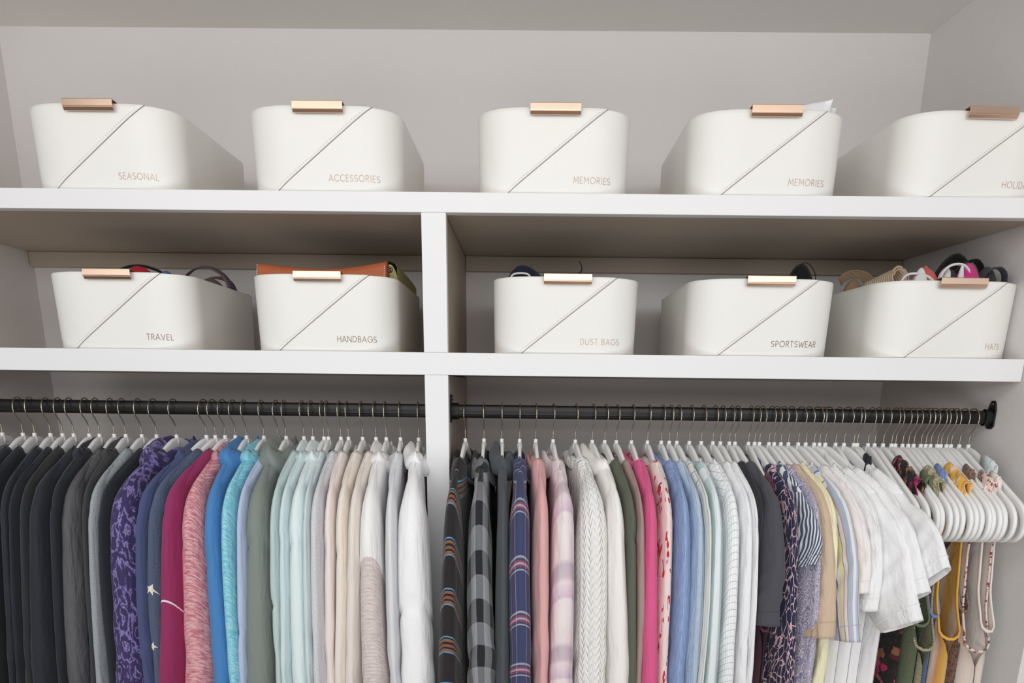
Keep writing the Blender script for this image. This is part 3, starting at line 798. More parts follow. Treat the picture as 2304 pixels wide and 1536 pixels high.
navy_plaid = plaid(.07, [(0, (66, 74, 106)), (.3, (128, 136, 168)), (.36, (62, 66, 96)), (.46, (150, 62, 84)), (.49, (64, 70, 102)), (.62, (188, 192, 208)), (.66, (64, 70, 104))], .098, [(0, (64, 72, 106)), (.55, (208, 208, 220)), (.59, (72, 78, 108)), (.63, (186, 74, 92)), (.67, (214, 212, 222)), (.71, (184, 76, 94)), (.75, (72, 78, 108)), (.79, (206, 206, 218)), (.82, (64, 72, 106))], .5)
lav_plaid = plaid(.085, [(0, (238, 226, 226)), (.28, (226, 204, 214)), (.33, (196, 156, 200)), (.37, (232, 212, 216)), (.75, (240, 232, 230))], .15, [(0, (238, 228, 226)), (.35, (232, 214, 218)), (.42, (152, 128, 156)), (.56, (168, 138, 164)), (.62, (230, 212, 216)), (.80, (194, 152, 196)), (.83, (238, 226, 226))], .5, cmode='LINEAR')
multi_stripe = lambda t: stripes(t, t.sep(t.distort(t.uv(), 12, .004))[0], .092, [(0, (188, 196, 212)), (.16, (120, 126, 150)), (.2, (222, 224, 228)), (.34, (240, 226, 172)), (.46, (110, 112, 128)), (.48, (226, 226, 230)), (.6, (208, 150, 140)), (.64, (176, 188, 208)), (.84, (230, 230, 232))])
cream_stripe = lambda t: stripes(t, t.sep(t.uv())[0], .026, [(0, (232, 232, 228)), (.4, (132, 150, 178)), (.5, (236, 236, 232)), (.75, (216, 202, 160)), (.83, (236, 236, 232))])
aqua_stripe = lambda t: stripes(t, t.sep(t.uv())[0], .062, [(0, (232, 238, 240)), (.45, (190, 212, 214)), (.95, (232, 238, 240))], off=.3)
def grid_print(t):
    x, y = t.sep(t.distort(t.uv(), 40, .003)); a = t.math('LESS_THAN', t.math('FRACT', t.math('MULTIPLY', x, 95)), .09); b = t.math('LESS_THAN', t.math('FRACT', t.math('MULTIPLY', y, 80)), .09)
    return t.mix(t.math('MULTIPLY', t.math('MAXIMUM', a, b), .7), lin((248, 250, 251)), lin((150, 156, 162)))
def chambray(t):
    x, y = t.sep(t.uv()); c = t.ramp(t.noise(t.uv(3, .3), 160, 3), [(.3, (112, 138, 190)), (.7, (160, 180, 216))])
    st = t.math('MULTIPLY', t.math('LESS_THAN', t.math('ABSOLUTE', t.math('SUBTRACT', x, -.004)), .0006), t.math('GREATER_THAN', t.math('FRACT', t.math('MULTIPLY', y, 260)), .4))
    return t.mix(st, c, lin((232, 236, 244)))
def lace(t):
    d = t.voro(t.uv(), 130, 'DISTANCE_TO_EDGE'); return t.ramp(d, [(0, (150, 128, 116)), (.2, (108, 88, 78))])
FAB = {
 'black': F('black_knit_fabric', BLK), 'blackjacket': F('black_softshell', (40, 44, 52), rough=.6), 'fleece': F('black_fleece', heather((40, 41, 44), (56, 57, 59), 1, 1, 700), weave=.0008),
 'nylon': F('charcoal_nylon', (92, 92, 96), rough=.42, wr=.9, crinkle=.25, sheen=0), 'charknit': F('charcoal_knit', heather((50, 50, 52), (74, 74, 76)), weave=.0006),
 'grayheather': F('gray_heather', heather((132, 139, 146), (172, 177, 181))), 'rose': F('purple_rose_print', rose_print, rough=.6), 'navy': F('navy_fleece', (76, 86, 126)),
 'starblue': F('slate_blue_heather', heather((66, 78, 104), (92, 104, 128))), 'maroon': F('maroon_jersey', maroon_line, rough=.7), 'pinkheather': F('pink_heather', pink_heather),
 'blue': F('royal_blue_fleece', (78, 136, 196)), 'turq': F('turquoise_heather', wavyheather((112, 194, 216), (164, 220, 232))), 'periwinkle': F('pale_periwinkle_fleece', (188, 201, 228)),
 'sage': F('sage_fleece', (134, 143, 137)), 'palesage': F('pale_sage', (196, 213, 213)), 'mint': F('pale_mint', (216, 232, 234)), 'icemint': F('ice_mint', (230, 243, 244)), 'piped': F('pale_blue_piped', (216, 230, 232)),
 'fog': F('fog_gray_heather', heather((200, 200, 206), (222, 222, 226), 1, 1, 300)), 'blush': F('cream_blush_fleece', (244, 232, 228)), 'cream': F('cream_fleece', (242, 232, 221)), 'oat': F('oatmeal_jersey', (238, 230, 222)),
 'taupe': F('taupe_rib', wavyheather((206, 193, 189), (224, 213, 209)), extra=wrib(900, .0004)), 'offwhite': F('off_white_jersey', (250, 249, 248)), 'lightgray': F('light_gray_fleece', (228, 229, 233)), 'white': F('white_fleece', (252, 252, 253)),
 'brownplaid': F('brown_blue_plaid', brown_plaid), 'buffalo': F('gray_black_check', buffalo), 'charcoal': F('charcoal_jersey', heather((72, 76, 82), (86, 90, 96), 1, 1, 600)), 'navyplaid': F('navy_plaid', navy_plaid),
 'pink': F('dusty_pink_jersey', (230, 178, 176)), 'lavplaid': F('lavender_plaid', lav_plaid, wr=.8), 'cable': F('white_cable_knit', (250, 249, 246), extra=cable), 'ivory': F('ivory_jersey', (250, 247, 242)),
 'olive': F('olive_jersey', (100, 104, 90)), 'dusty': F('dusty_rose_jersey', (176, 148, 142)), 'hotpink': F('hot_pink_gauze', (232, 100, 150), crinkle=.7), 'cherry': F('cherry_blossom_print', cherry_print), 'chambray': F('blue_chambray', chambray, crinkle=.3),
 'lightblue': F('light_blue_crinkle', heather((176, 198, 222), (200, 216, 232)), crinkle=.9), 'creamstripe': F('cream_pinstripe', cream_stripe), 'aqua': F('aqua_white_stripe', aqua_stripe, crinkle=.3), 'grid': F('white_windowpane', grid_print), 'whitecotton': F('white_cotton', (250, 251, 253), wr=.8),
 'blacktee': F('black_cotton', (48, 49, 53)), 'chartee': F('charcoal_cotton', (82, 82, 90)), 'burgundy': F('burgundy_jersey', (106, 52, 74)), 'leaf': F('navy_leaf_print', leaf_print), 'chevron': F('navy_chevron', chevron), 'lilac': F('lilac_floral_print', lilac_print),
 'tan': F('tan_cotton', (214, 190, 165), wr=.8), 'yellow': F('pale_yellow_cotton', (246, 241, 204), wr=.9), 'multi': F('blue_yellow_stripe', multi_stripe), 'blushtee': F('pinkish_white_cotton', (250, 243, 243), wr=.8), 'linen': F('white_linen', (250, 250, 250), wr=1.0, crinkle=.5), 'whitetee': F('white_jersey', (252, 252, 253), wr=.8),
 'darkfloral': F('dark_floral_print', dark_floral), 'oliveknit': F('olive_knit', heather((96, 108, 82), (122, 132, 106)), weave=.001), 'sagetex': F('sage_texture_knit', heather((172, 166, 132), (196, 190, 158), 1, 1, 200), extra=wrib(1400, .0012)), 'tiedye': F('yellow_tie_dye', tie_dye), 'lace': F('brown_lace', lace),
 'creamtank': F('cream_jersey', (246, 237, 229)), 'tinyfloral': F('tiny_floral_trim', tiny_floral), 'bluepurple': F('blue_purple_print', lambda t: t.ramp(t.noise(t.uv(1, .4), 30, 1), [(.4, (128, 150, 200)), (.55, (170, 130, 190)), (.65, (214, 150, 170))], 'CONSTANT')),
 'paleblue': F('very_pale_blue_cotton', (226, 235, 236)), 'darkgray': F('dark_gray_lining', (86, 90, 98)), 'rust': F('rust_strap', (176, 92, 56)), 'bwcheck': F('black_white_weave', plaid(.006, [(0, (30, 30, 34)), (.5, (228, 228, 228))], .006, [(0, (30, 30, 34)), (.5, (228, 228, 228))], .5)),
}
M_star = simple('cream_star_print', (232, 226, 214), .7)
M_stitchw = simple('hem_thread', (225, 225, 225), .8)
M_zip = simple('zip_metal', (150, 148, 150), .35, .9)

# key, neck x, shoulder x, half width at the shoulder, low x, half width low, fabric, kind, collar, hanger phrase, label, options
G = [
#LEFT
 (-1.0165, -.9926, .0125, -1.0491, .0125, 'black', 'sweater', 'crew', 'the leftmost black sweater', 'black sweater at the far left end of the rod', {}),
 (-.9765, -.9506, .0125, -1.0049, .0125, 'blackjacket', 'jacket', 'stand', 'the first grey-lined black jacket', 'black jacket with grey collar lining, nearer the left wall', dict(trim='darkgray')),
 (-.9539, -.9239, .0095, -.9752, .0095, 'blackjacket', 'jacket', 'stand', 'the second grey-lined black jacket', 'black jacket with grey collar lining, nearer the fleece', dict(trim='darkgray')),
 (-.9227, -.8843, .0132, -.9351, .012, 'blackjacket', 'sweater', 'crew', 'a navy black sweatshirt', 'navy black sweatshirt left of the black fleece', {}),
 (-.8992, -.869, .0085, -.9223, .0085, 'black', 'sweater', 'crew', 'a thin black top', 'thin black top squeezed beside the tall-collared fleece', {}),
 (-.8775, -.8538, .0115, -.9111, .012, 'fleece', 'jacket', 'stand', 'the tall-collared black fleece', 'black fleece jacket with tall stand collar', {}),
 (-.8472, -.8294, .0175, -.887, .027, 'blackjacket', 'jacket', 'stand', 'the black softshell jacket', 'black softshell jacket with wide smooth sleeve', {}),
 (-.8272, -.8028, .0125, -.8502, .011, 'black', 'hoodie', 'hood', 'a plain black hoodie', 'plain black hoodie beside the charcoal nylon jacket', {}),
 (-.7986, -.7732, .0183, -.8181, .0213, 'nylon', 'jacket', 'stand', 'the charcoal nylon windbreaker', 'shiny charcoal nylon windbreaker with crumpled sleeve', dict(fold=.0035)),
 (-.7761, -.7503, .009, -.7885, .010, 'charknit', 'hoodie', 'hood', 'the dark charcoal knit hoodie', 'dark charcoal knit hoodie left of the heather gray top', {}),
 (-.7449, -.7336, .012, -.7733, .010, 'grayheather', 'sweater', 'crew', 'the heather gray top', 'heather gray top beside the purple rose hoodie', {}),
 (-.7163, -.7215, .009, -.759, .009, 'black', 'sweater', 'crew', 'a black top behind the purple hoodie', 'black top hidden behind the purple rose hoodie', {}),
 (-.6774, -.6926, .0294, -.731, .0345, 'rose', 'hoodie', 'hood', 'the purple rose hoodie', 'purple hoodie printed with dark roses', dict(hood=1.5, fold=.004)),
 (-.6195, -.6547, .0125, -.6958, .0125, 'navy', 'hoodie', 'hood', 'the navy hoodie', 'plain navy blue hoodie next to the purple one', {}),
 (-.6022, -.635, .0145, -.6807, .012, 'starblue', 'sweater', 'rib', 'the star sweatshirt', 'slate blue heather sweatshirt with cream stars on sleeve', dict(stars=1)),
 (-.5832, -.6069, .0165, -.6663, .0235, 'maroon', 'jacket', 'stand', 'the maroon pullover', 'maroon pullover with thin white line round the sleeve', {}),
 (-.5633, -.5721, .0205, -.6065, .0335, 'pinkheather', 'hoodie', 'hood', 'the pink heather hoodie', 'pink heather hoodie with neon pink sleeve edge', dict(hood=.9)),
 (-.5418, -.535, .0165, -.5515, .0228, 'blue', 'hoodie', 'hood', 'the royal blue hoodie', 'royal blue hoodie with dropped shoulder seam', dict(hood=1.5, seam=.30)),
 (-.5081, -.5077, .0142, -.5245, .012, 'turq', 'hoodie', 'hood', 'the turquoise hoodie', 'turquoise heather hoodie beside the royal blue one', dict(hood=1.1)),
 (-.4805, -.4858, .0105, -.5181, .009, 'periwinkle', 'sweater', 'rib', 'the periwinkle sweatshirt', 'pale periwinkle sweatshirt tucked behind the sage hoodie', dict(seam=.5)),
 (-.465, -.4586, .022, -.4902, .0308, 'sage', 'hoodie', 'hood', 'the sage hoodie', 'grey green sage hoodie with full hood', dict(hood=1.7, seam=.24)),
 (-.4305, -.4284, .0105, -.4505, .009, 'palesage', 'sweater', 'crew', 'the pale sage sweatshirt', 'pale sage sweatshirt right of the sage hoodie', dict(seam=.42)),
 (-.4133, -.4125, .010, -.4362, .009, 'mint', 'hoodie', 'hood', 'the pale mint hoodie', 'pale mint hoodie, the thinner of the two mint ones', dict(hood=.8, seam=.25)),
 (-.3918, -.3899, .0165, -.41, .0213, 'icemint', 'hoodie', 'hood', 'the icy mint hoodie', 'icy mint hoodie with a broad pale sleeve', dict(hood=1.0, seam=.24)),
 (-.3831, -.3702, .0075, -.3862, .007, 'piped', 'sweater', 'crew', 'a thin pale blue top', 'thin pale blue top left of the fog gray one', {}),
 (-.359, -.3559, .0125, -.3774, .0110, 'fog', 'sweater', 'rib', 'the fog gray sweater', 'fog gray heather sweater with soft knit', {}),
 (-.3444, -.334, .0115, -.3592, .009, 'blush', 'sweater', 'crew', 'the blush cream sweatshirt', 'blush tinted cream sweatshirt beside the fog gray sweater', dict(seam=.25)),
 (-.3169, -.3129, .0135, -.3425, .0125, 'cream', 'sweater', 'stand', 'the cream fleece', 'warm cream fleece with seam across the shoulder', dict(seam=.27)),
 (-.2911, -.2918, .012, -.3195, .0132, 'oat', 'sweater', 'rib', 'the oatmeal sweatshirt', 'oatmeal sweatshirt with low sleeve seam', dict(seam=.36)),
 (-.2713, -.2655, .0185, -.2728, .0306, 'taupe', 'raglan', 'hood', 'the taupe-sleeved hoodie', 'off-white hoodie with ribbed taupe sleeves', dict(yoke='offwhite', seam=.30, hood=1.0)),
 (-.2438, -.2286, .0118, -.2308, .009, 'lightgray', 'sweater', 'crew', 'the light gray fleece', 'light gray fleece sweatshirt left of the white one', {}),
 (-.2086, -.192, .0275, -.192, .034, 'white', 'hoodie', 'hood', 'the white hoodie by the upright', 'plain white hoodie next to the upright, dropped seams', dict(hood=1.1, seam=.42)),
#RIGHT
 (-.1187, -.128, .0150, -.146, .022, 'brownplaid', 'shirt', 'shirt', 'the brown plaid shirt', 'dark brown plaid shirt with blue and tan bands', {}),
 (-.0826, -.079, .0198, -.0712, .0285, 'buffalo', 'shirt', 'shirt', 'the gray buffalo-check shirt', 'gray and black buffalo-check flannel shirt', dict(fold=.004)),
 (-.0482, -.037, .0100, -.0333, .0132, 'charcoal', 'hoodie', 'hood', 'the charcoal hooded top', 'charcoal jersey hooded top between two plaid shirts', dict(hood=1.2)),
 (-.0139, -.0093, .0198, .0022, .0198, 'navyplaid', 'shirt', 'shirt', 'the navy plaid shirt', 'navy plaid shirt with red and white lines', {}),
 (.017, .0289, .0150, .036, .0122, 'pink', 'sweater', 'rib', 'the dusty pink top', 'dusty pink long-sleeved top beside the navy plaid shirt', {}),
 (.0505, .0686, .022, .0762, .0257, 'lavplaid', 'shirt', 'shirt', 'the lavender plaid shirt', 'cream shirt with faded lavender plaid', dict(fold=.004)),
 (.0933, .1209, .0275, .1352, .0328, 'cable', 'sweater', 'rib', 'the white cable-knit', 'white cable-knit sweater with crew neck', dict(cu=.062)),
 (.1259, .159, .0150, .1900, .0238, 'ivory', 'hoodie', 'hood', 'the ivory hooded top', 'smooth ivory hooded top right of the cable knit', dict(hood=1.1)),
 (.1498, .1829, .0110, .2058, .0108, 'olive', 'sweater', 'crew', 'the olive jersey', 'olive green jersey top left of the hot pink blouse', dict(seam=.22)),
 (.1721, .1978, .0080, .22, .0075, 'dusty', 'sweater', 'crew', 'the dusty rose jersey', 'dusty rose brown jersey, a thin strip beside olive', dict(seam=.5)),
 (.2012, .2143, .0145, .2388, .0213, 'hotpink', 'shirt', 'shirt', 'the hot pink blouse', 'hot pink gauze blouse with crinkled sleeve', {}),
 (.232, .2426, .0138, .2592, .0095, 'cherry', 'shirt', 'crew', 'the cherry print blouse', 'pale blouse printed with red petals and twigs', {}),
 (.2585, .2687, .0138, .2796, .0165, 'chambray', 'shirt', 'shirt', 'the blue chambray shirt', 'mid blue chambray shirt with white topstitching', {}),
 (.2738, .2925, .0112, .3078, .0115, 'lightblue', 'shirt', 'shirt', 'the light blue crinkle shirt', 'light blue crinkled shirt right of the chambray', {}),
 (.2884, .3097, .0075, .325, .0068, 'creamstripe', 'shirt', 'shirt', 'the pinstriped shirt', 'cream shirt with thin blue and gold stripes', {}),
 (.3123, .3268, .0120, .3462, .0172, 'aqua', 'shirt', 'shirt', 'the aqua striped shirt', 'white shirt with broad pale aqua stripes', {}),
 (.3353, .3566, .0150, .3743, .0150, 'grid', 'shirt', 'shirt', 'the windowpane shirt', 'white shirt with thin gray windowpane grid', {}),
 (.3575, .3789, .0100, .4033, .0128, 'whitecotton', 'sweater', 'crew', 'the white blouse', 'plain white long-sleeved blouse left of the black tee', dict(seam=.5)),
 (.372, .3893, .0070, .4142, .0065, 'whitecotton', 'sweater', 'crew', 'a second white top', 'thin white top behind the plain white blouse', {}),
 (.3891, .3975, .0115, .4300, .014, 'blacktee', 'tee', 'crew', 'the black tee', 'black short-sleeved tee left of the charcoal tee', dict(hemuz=(.17, -.37, .040), cu=.075)),
 (.4001, .4235, .0176, .4550, .022, 'chartee', 'tee', 'crew', 'the charcoal tee', 'charcoal short-sleeved tee with wide hemmed sleeve', dict(hemuz=(.236, -.285, .040), cu=.075)),
 (.4257, .4400, .0075, .45, .009, 'burgundy', 'tank', None, 'the burgundy top', 'burgundy sleeveless top glimpsed beside the charcoal tee', dict(su=.135, arm=-.30)),
 (.4376, .4532, .0125, .4916, .0183, 'leaf', 'shirt', 'crew', 'the navy leaf-print blouse', 'navy blouse printed all over with pink leaves', dict(cu=.08)),
 (.447, .48, .0140, .5011, .0147, 'chevron', 'tee', 'shirt', 'the chevron top', 'navy and white chevron-striped short-sleeved top', dict(hemuz=(.245, -.175, .034), cu=.08)),
 (.4649, .4904, .0110, .515, .0147, 'lilac', 'shirt', 'crew', 'the lilac floral blouse', 'lilac floral print blouse between chevron and tan tops', dict(cu=.08)),
 (.4751, .5120, .0165, .5203, .022, 'tan', 'tee', 'crew', 'the tan tee', 'tan cotton tee with long wide sleeve', dict(hemuz=(.255, -.30, .040), cu=.08)),
 (.4879, .5240, .0090, .5350, .018, 'yellow', 'shirt', 'shirt', 'the pale yellow blouse', 'pale yellow crumpled blouse behind the tan tee', dict(cu=.08, fold=.005)),
 (.5024, .543, .0140, .5513, .0150, 'multi', 'tee', 'shirt', 'the multi-striped shirt', 'short-sleeved shirt striped blue, yellow and coral', dict(hemuz=(.262, -.30, .034), cu=.08)),
 (.5211, .568, .0120, .5757, .0135, 'blushtee', 'tee', 'crew', 'the pinkish white tee', 'pinkish white tee with narrow turned cuff', dict(hemuz=(.246, -.222, .034), cu=.085)),
 (.5355, .590, .0130, .5963, .0170, 'linen', 'tee', 'shirt', 'the white linen shirt', 'crumpled white linen short-sleeved shirt', dict(hemuz=(.238, -.255, .045), cu=.085, fold=.004)),
 (.5517, .618, .0140, .6208, .0150, 'whitetee', 'tee', 'crew', 'the longest white tee', 'white tee whose sleeve hem hangs lowest', dict(hemuz=(.312, -.25, .045), cu=.09)),
 (.5619,), 
 (.573, .633, .0125, .6383, .0130, 'whitetee', 'tee', 'crew', 'the middle white tee', 'white tee with sleeve hem at middle height', dict(hemuz=(.292, -.205, .040), cu=.09)),
 (.5925,),
 (.6087, .660, .0130, .6691, .0130, 'whitetee', 'tee', 'crew', 'the rightmost white tee', 'white tee whose sleeve hem ends highest, rightmost of three', dict(hemuz=(.295, -.165, .040), cu=.095)),
 (.6274, 0, .008, 0, 0, 'black', 'tank', None, 'a thin black camisole', 'thin black camisole right of the white tees', dict(su=.06, arm=-.24, strap=.006)),
 (.6341,), (.6545,), (.6673,),
 (.6834, 0, .014, 0, 0, 'darkfloral', 'tank', None, 'the dark floral dress', 'dark floral dress with magenta blooms and ruffled straps', dict(su=.105, arm=-.26, ruffle=1, strap=.027)),
 (.6995,),
 (.7071, 0, .015, 0, 0, 'oliveknit', 'tank', None, 'the olive knit tank', 'olive green knit tank beside the floral dress', dict(su=.12, arm=-.29)),
 (.7207, 0, .016, 0, 0, 'sagetex', 'tank', None, 'the sage textured tank', 'pale sage textured tank with deep armhole', dict(su=.122, arm=-.335, ruffle=1, strap=.016)),
 (.7317,),
 (.7419, 0, .008, 0, 0, 'bluepurple', 'tank', None, 'the blue and purple top', 'blue and purple patterned top, a sliver beside yellow', dict(su=.10, arm=-.28)),
 (.7555,),
 (.7648, 0, .017, 0, 0, 'tiedye', 'tank', None, 'the yellow tie-dye dress', 'yellow and orange tie-dye dress with knotted strap', dict(su=.118, arm=-.315, ruffle=1, strap=.02)),
 (.7741,), (.7868,),
 (.7936, 0, .007, 0, 0, 'lace', 'tank', None, 'the brown lace top', 'sheer brown lace top right of the yellow dress', dict(su=.10, arm=-.27)),
 (.8046,),
 (.8131, 0, .020, 0, 0, 'creamtank', 'tank', None, 'the cream floral-trimmed tank', 'cream tank with tiny floral trim round the armhole', dict(su=.125, arm=-.335, trim='tinyfloral', strap=.022, strapmat=1)),
 (.8290, 0, .010, 0, 0, 'creamtank', 'tank', None, 'the plain cream tank', 'plain cream tank nearest the right wall', dict(su=.12, arm=-.30)),
 (.8465, 0, .008, 0, 0, 'paleblue', 'tank', None, 'the pale blue camisole', 'very pale blue camisole at the right end of the rod', dict(su=.07, arm=-.28, strap=.02)),
]
def build_garment(i, r):
    x, xs, b0, xb, b1, fab, kind, collar, hp, label, opt = r
    g = dict(seed=100 + i * 37, b0=b0, b1=b1, collar=collar, fold=.0026, hem=-.62, cu=.060 if x < -.18 else .074, dip=(.046, .030) if collar != 'hood' else (.034, .016), U=.168, flare=.97)
    g.update(opt); tank = kind == 'tank'
    yaw = 0.0 if tank else max(-.5, min(.5, math.atan2(xs - x, .215)))
    hanger(x, yaw, 'slim white hanger holding ' + hp, 'white hangers on the closet rods')
    mats = [FAB[fab]]
    if g.get('trim'): mats.append(FAB[g['trim']])
    if g.get('yoke'): mats.append(FAB[g['yoke']])
    cat = {'tank': 'tank top', 'tee': 't-shirt', 'shirt': 'shirt', 'sweater': 'sweater', 'hoodie': 'hoodie', 'jacket': 'jacket', 'raglan': 'hoodie'}[kind]
    nm = {'tank': 'tank_top', 'tee': 'tee_shirt', 'raglan': 'hoodie'}.get(kind, kind)
    t = thing(nm, label, cat, (x, ROD_Y, HZ), yaw, 'clothes hanging on the left rod' if x < -.18 else 'clothes hanging on the right rod')
    if tank:
        g['T'] = b0; g['hem'] = -.6
        tank_parts(g, mats, t); return
    g['T'] = min(.0125, b0 * .8)
    g['sl'] = 'tee' if kind == 'tee' else 'long'
    g['shift'] = (xb - xs - .0) / max(.6, math.cos(yaw)) * 1.15 if g['sl'] == 'long' else 0
    if kind == 'tee': g['hem'] = -.6
    rs = np.random.RandomState(i); g['us'] = opt.get('us', rs.uniform(.97, 1.03))
    body_mat = [mats[-1]] if g.get('yoke') else mats
    link('body', body_part(g, body_mat), t)
    s = link('sleeve', sleeve_part(g, mats, True), t)
    link('sleeve', sleeve_part(g, mats, False), t)
    if collar == 'hood': link('hood', hood_part(g, body_mat), t)
    elif collar: 
        c = link('collar', collar_part(g, mats), t)
        if g.get('trim'): c['label'] = 'grey lined collar'
    if kind == 'tee': link('hem_stitching', cuff_seam(g, mats[0]), s)
    if g.get('stars'):
        for s0, th, sz in ((.39, .12, .011), (.56, -.1, .010)): link('star', star_part(g, s0, th, sz, M_star), s)['label'] = 'cream star print'
bare = 0
for i, r in enumerate(G):
    if len(r) > 1: build_garment(i, r)
for i, r in enumerate(G):
    if len(r) == 1:
        a = i - 1
        while len(G[a]) == 1: a -= 1
        b = i + 1
        while len(G[b]) == 1: b += 1
        hanger(r[0], 0.0, (['bare white hanger right of ', 'second bare white hanger right of ', 'third bare white hanger right of '][i - a - 1]) + G[a][8], 'white hangers on the closet rods')

# ------------------------------------------------------------------ what lies in the bins
def soft_lump(name, hx, hy, z0, prof, mat, seed=0, n=34, rows=18, rough=.0, ex=2.4, ruff=0, lean=0.0):
    """upright soft form from z0 to the top profile prof(x/hx), rounded over the top"""
    rs = np.random.RandomState(seed); th = np.linspace(0, 2 * PI, n, endpoint=False)
    cx = np.sign(np.cos(th)) * np.abs(np.cos(th)) ** (2 / ex); cy = np.sign(np.sin(th)) * np.abs(np.sin(th)) ** (2 / ex)
    p1, p2, p3 = rs.uniform(0, 6.3, 3); R = []
    for k in range(rows + 1):
        v = k / rows
        if v < .55: sc, h = 1.0, v / .55 * .62
        else:
            a = (v - .55) / .45 * PI / 2; sc, h = max(.004, math.cos(a)), .62 + .38 * math.sin(a)
        wob = 1 + rough * (np.sin(3 * th + p1 + 4 * v) + .6 * np.sin(5 * th + p2 - 6 * v) + .5 * np.sin(8 * th + p3)) + ruff * np.sin(22 * th) * (v > .3)
        x = hx * cx * sc * wob; y = hy * cy * sc * wob + lean * h
        z = z0 + (np.array([prof(q) for q in np.clip(x / hx, -1, 1)]) - z0) * h
        R.append(np.c_[x, y, z])
    UV = np.zeros((rows + 2, n + 1, 2)); UV[..., 0] = (np.arange(n + 1) / n * 2 * (hx + hy))[None]; UV[..., 1] = (np.arange(rows + 2) / rows * .12)[:, None]
    v, f, u = grid_mesh('', np.array(R), UV, closed_v=True)
    return to_mesh(name, [(v, f, u, 0)], mat)
def tubes(name, paths, r, mat, ry=None, n=30, seg=8, up=(0, 1, 0)):
    return tube_mesh(name, [tube(smooth_path(p, n), r, seg, ry=ry, up=up) for p in paths], mat)
BF = T2 + .006
M_red = F('red_satin', (176, 34, 44), rough=.5); M_blackcloth = F('black_cloth', (26, 26, 29)); M_navy = F('navy_satin', (34, 38, 58), rough=.55)
M_bluecloth = F('blue_cloth', (66, 96, 150)); M_weave = F('purple_woven_strap', plaid(.004, [(0, (88, 66, 96)), (.5, (150, 124, 116))], .006, [(0, (70, 54, 84)), (.45, (164, 140, 130)), (.7, (92, 60, 100))], .5))
M_tan = simple('tan_leather', (192, 106, 66), .5, noise=.12, nscale=60, bump=.0004, bscale=350); M_cord = simple('white_cord', (236, 236, 236), .8)
M_lime = simple('yellow_green_leather', (196, 192, 132), .55, noise=.12, nscale=90, bump=.0016, bscale=160); M_dark = simple('dark_lining', (40, 36, 34), .9)
M_straw = F('straw_weave', (214, 192, 164), weave=.001, extra=wrib(1500, .0004)); M_straw2 = F('tan_straw', (190, 160, 126), weave=.001, extra=wrib(1500, .001))
M_palepink = F('pale_pink_cotton', (236, 190, 194)); M_coral = F('coral_cotton', (232, 116, 112)); M_hot = F('hot_pink_rib', (228, 62, 150), extra=wrib(1300, .0014)); M_whitecloth = F('white_cloth', (238, 238, 238)); M_charc = F('charcoal_cotton_hat', (66, 68, 74))
M_paper = simple('white_paper', (244, 244, 247), .7)
dome = lambda top, base, c=0.0, k=1.6: (lambda q: base + (top - base) * max(0, 1 - abs(q - c) ** k))
def put(name, label, cat, loc, me, body='body', group=None):
    t = thing(name, label, cat, loc, 0, group); link(body, me, t); return t

t = put('pouch', 'red pouch with black edging poking out of the TRAVEL bin', 'pouch', (-.735, .10, BF), soft_lump('pouch', .053, .016, 0, dome(.148, .128), M_red, 1))
link('piping', tubes('pouch_piping', [[(-.054, 0, .112), (-.046, 0, .134), (-.02, 0, .1455), (0, 0, .148), (.02, 0, .1455), (.046, 0, .134), (.054, 0, .112)]], .0026, M_blackcloth), t)
put('folded_cloth', 'small blue folded cloth just showing in the TRAVEL bin', 'cloth', (-.665, .065, BF), soft_lump('blue_cloth', .017, .02, 0, dome(.135, .131), M_bluecloth, 2, ex=4))
t = thing('bag_strap', 'purple and brown woven strap looped in the TRAVEL bin', 'strap', (-.672, .265, BF))
link('outer_loop', tubes('strap_outer', [[(-.055, -.01, .11), (-.046, -.01, .150), (-.012, -.012, .170), (.022, -.014, .163), (.046, -.02, .140), (.054, -.03, .095)]], .002, M_weave, ry=.009, up=(.2, 1, .35)), t)
link('inner_loop', tubes('strap_inner', [[(-.04, .02, .11), (-.024, .02, .145), (.004, .02, .154), (.034, .015, .145), (.05, .01, .118)]], .002, M_weave, ry=.009, up=(.2, 1, .35)), t)
link('folded_end', soft_lump('strap_end', .045, .018, .0, dome(.150, .13, .1), F('brown_woven_cloth', heather((96, 76, 74), (140, 114, 104))), 3, rough=.05), t)
# tan handbag
t = thing('handbag', 'tan leather bag lying across the top of the HANDBAGS bin', 'handbag', (-.381, .085, BF))
def tan_mesh():
    R = []; xs = np.linspace(-.119, .119, 34)
    for x in xs:
        top = .1425 + .009 * abs(x / .119) ** 1.6 + (.006 if x > 0 else 0) * (x / .119) ** 2; e = 1 - .35 * abs(x / .119) ** 8
        sec = [(-.026, .06), (-.027, .10), (-.024, top - .012), (-.016, top - .003), (-.006, top), (.006, top), (.016, top - .003), (.024, top - .012), (.027, .10), (.026, .06)]
        R.append([(x, y * e, z) for y, z in sec])
    v, f, u = grid_mesh('', np.array(R), closed_v=True)
    f = f.tolist(); m = 10
    me = bpy.data.meshes.new('tan_bag'); me.from_pydata(v.tolist(), [], f + [list(range(m))[::-1], [(len(xs) - 1) * m + i for i in range(m)]]); me.materials.append(M_tan)
    me.polygons.foreach_set('use_smooth', np.array([True] * len(f) + [False] * 2)); me.update(); return me
link('body', tan_mesh(), t)
sp = []
for s in (-1, 1):
    for z in np.arange(.105, .148, .004): sp.append(tube([(s * .1165, -.0268 + max(0, z - .125) * .35, z), (s * .1165, -.0268 + max(0, z - .123) * .35, z + .0024)], .0006, 5))
link('stitching', tube_mesh('bag_stitching', sp, M_cord), t)
t = thing('pouch', 'yellow-green textured pouch with a snap button at the upright', 'pouch', (-.266, .175, BF))
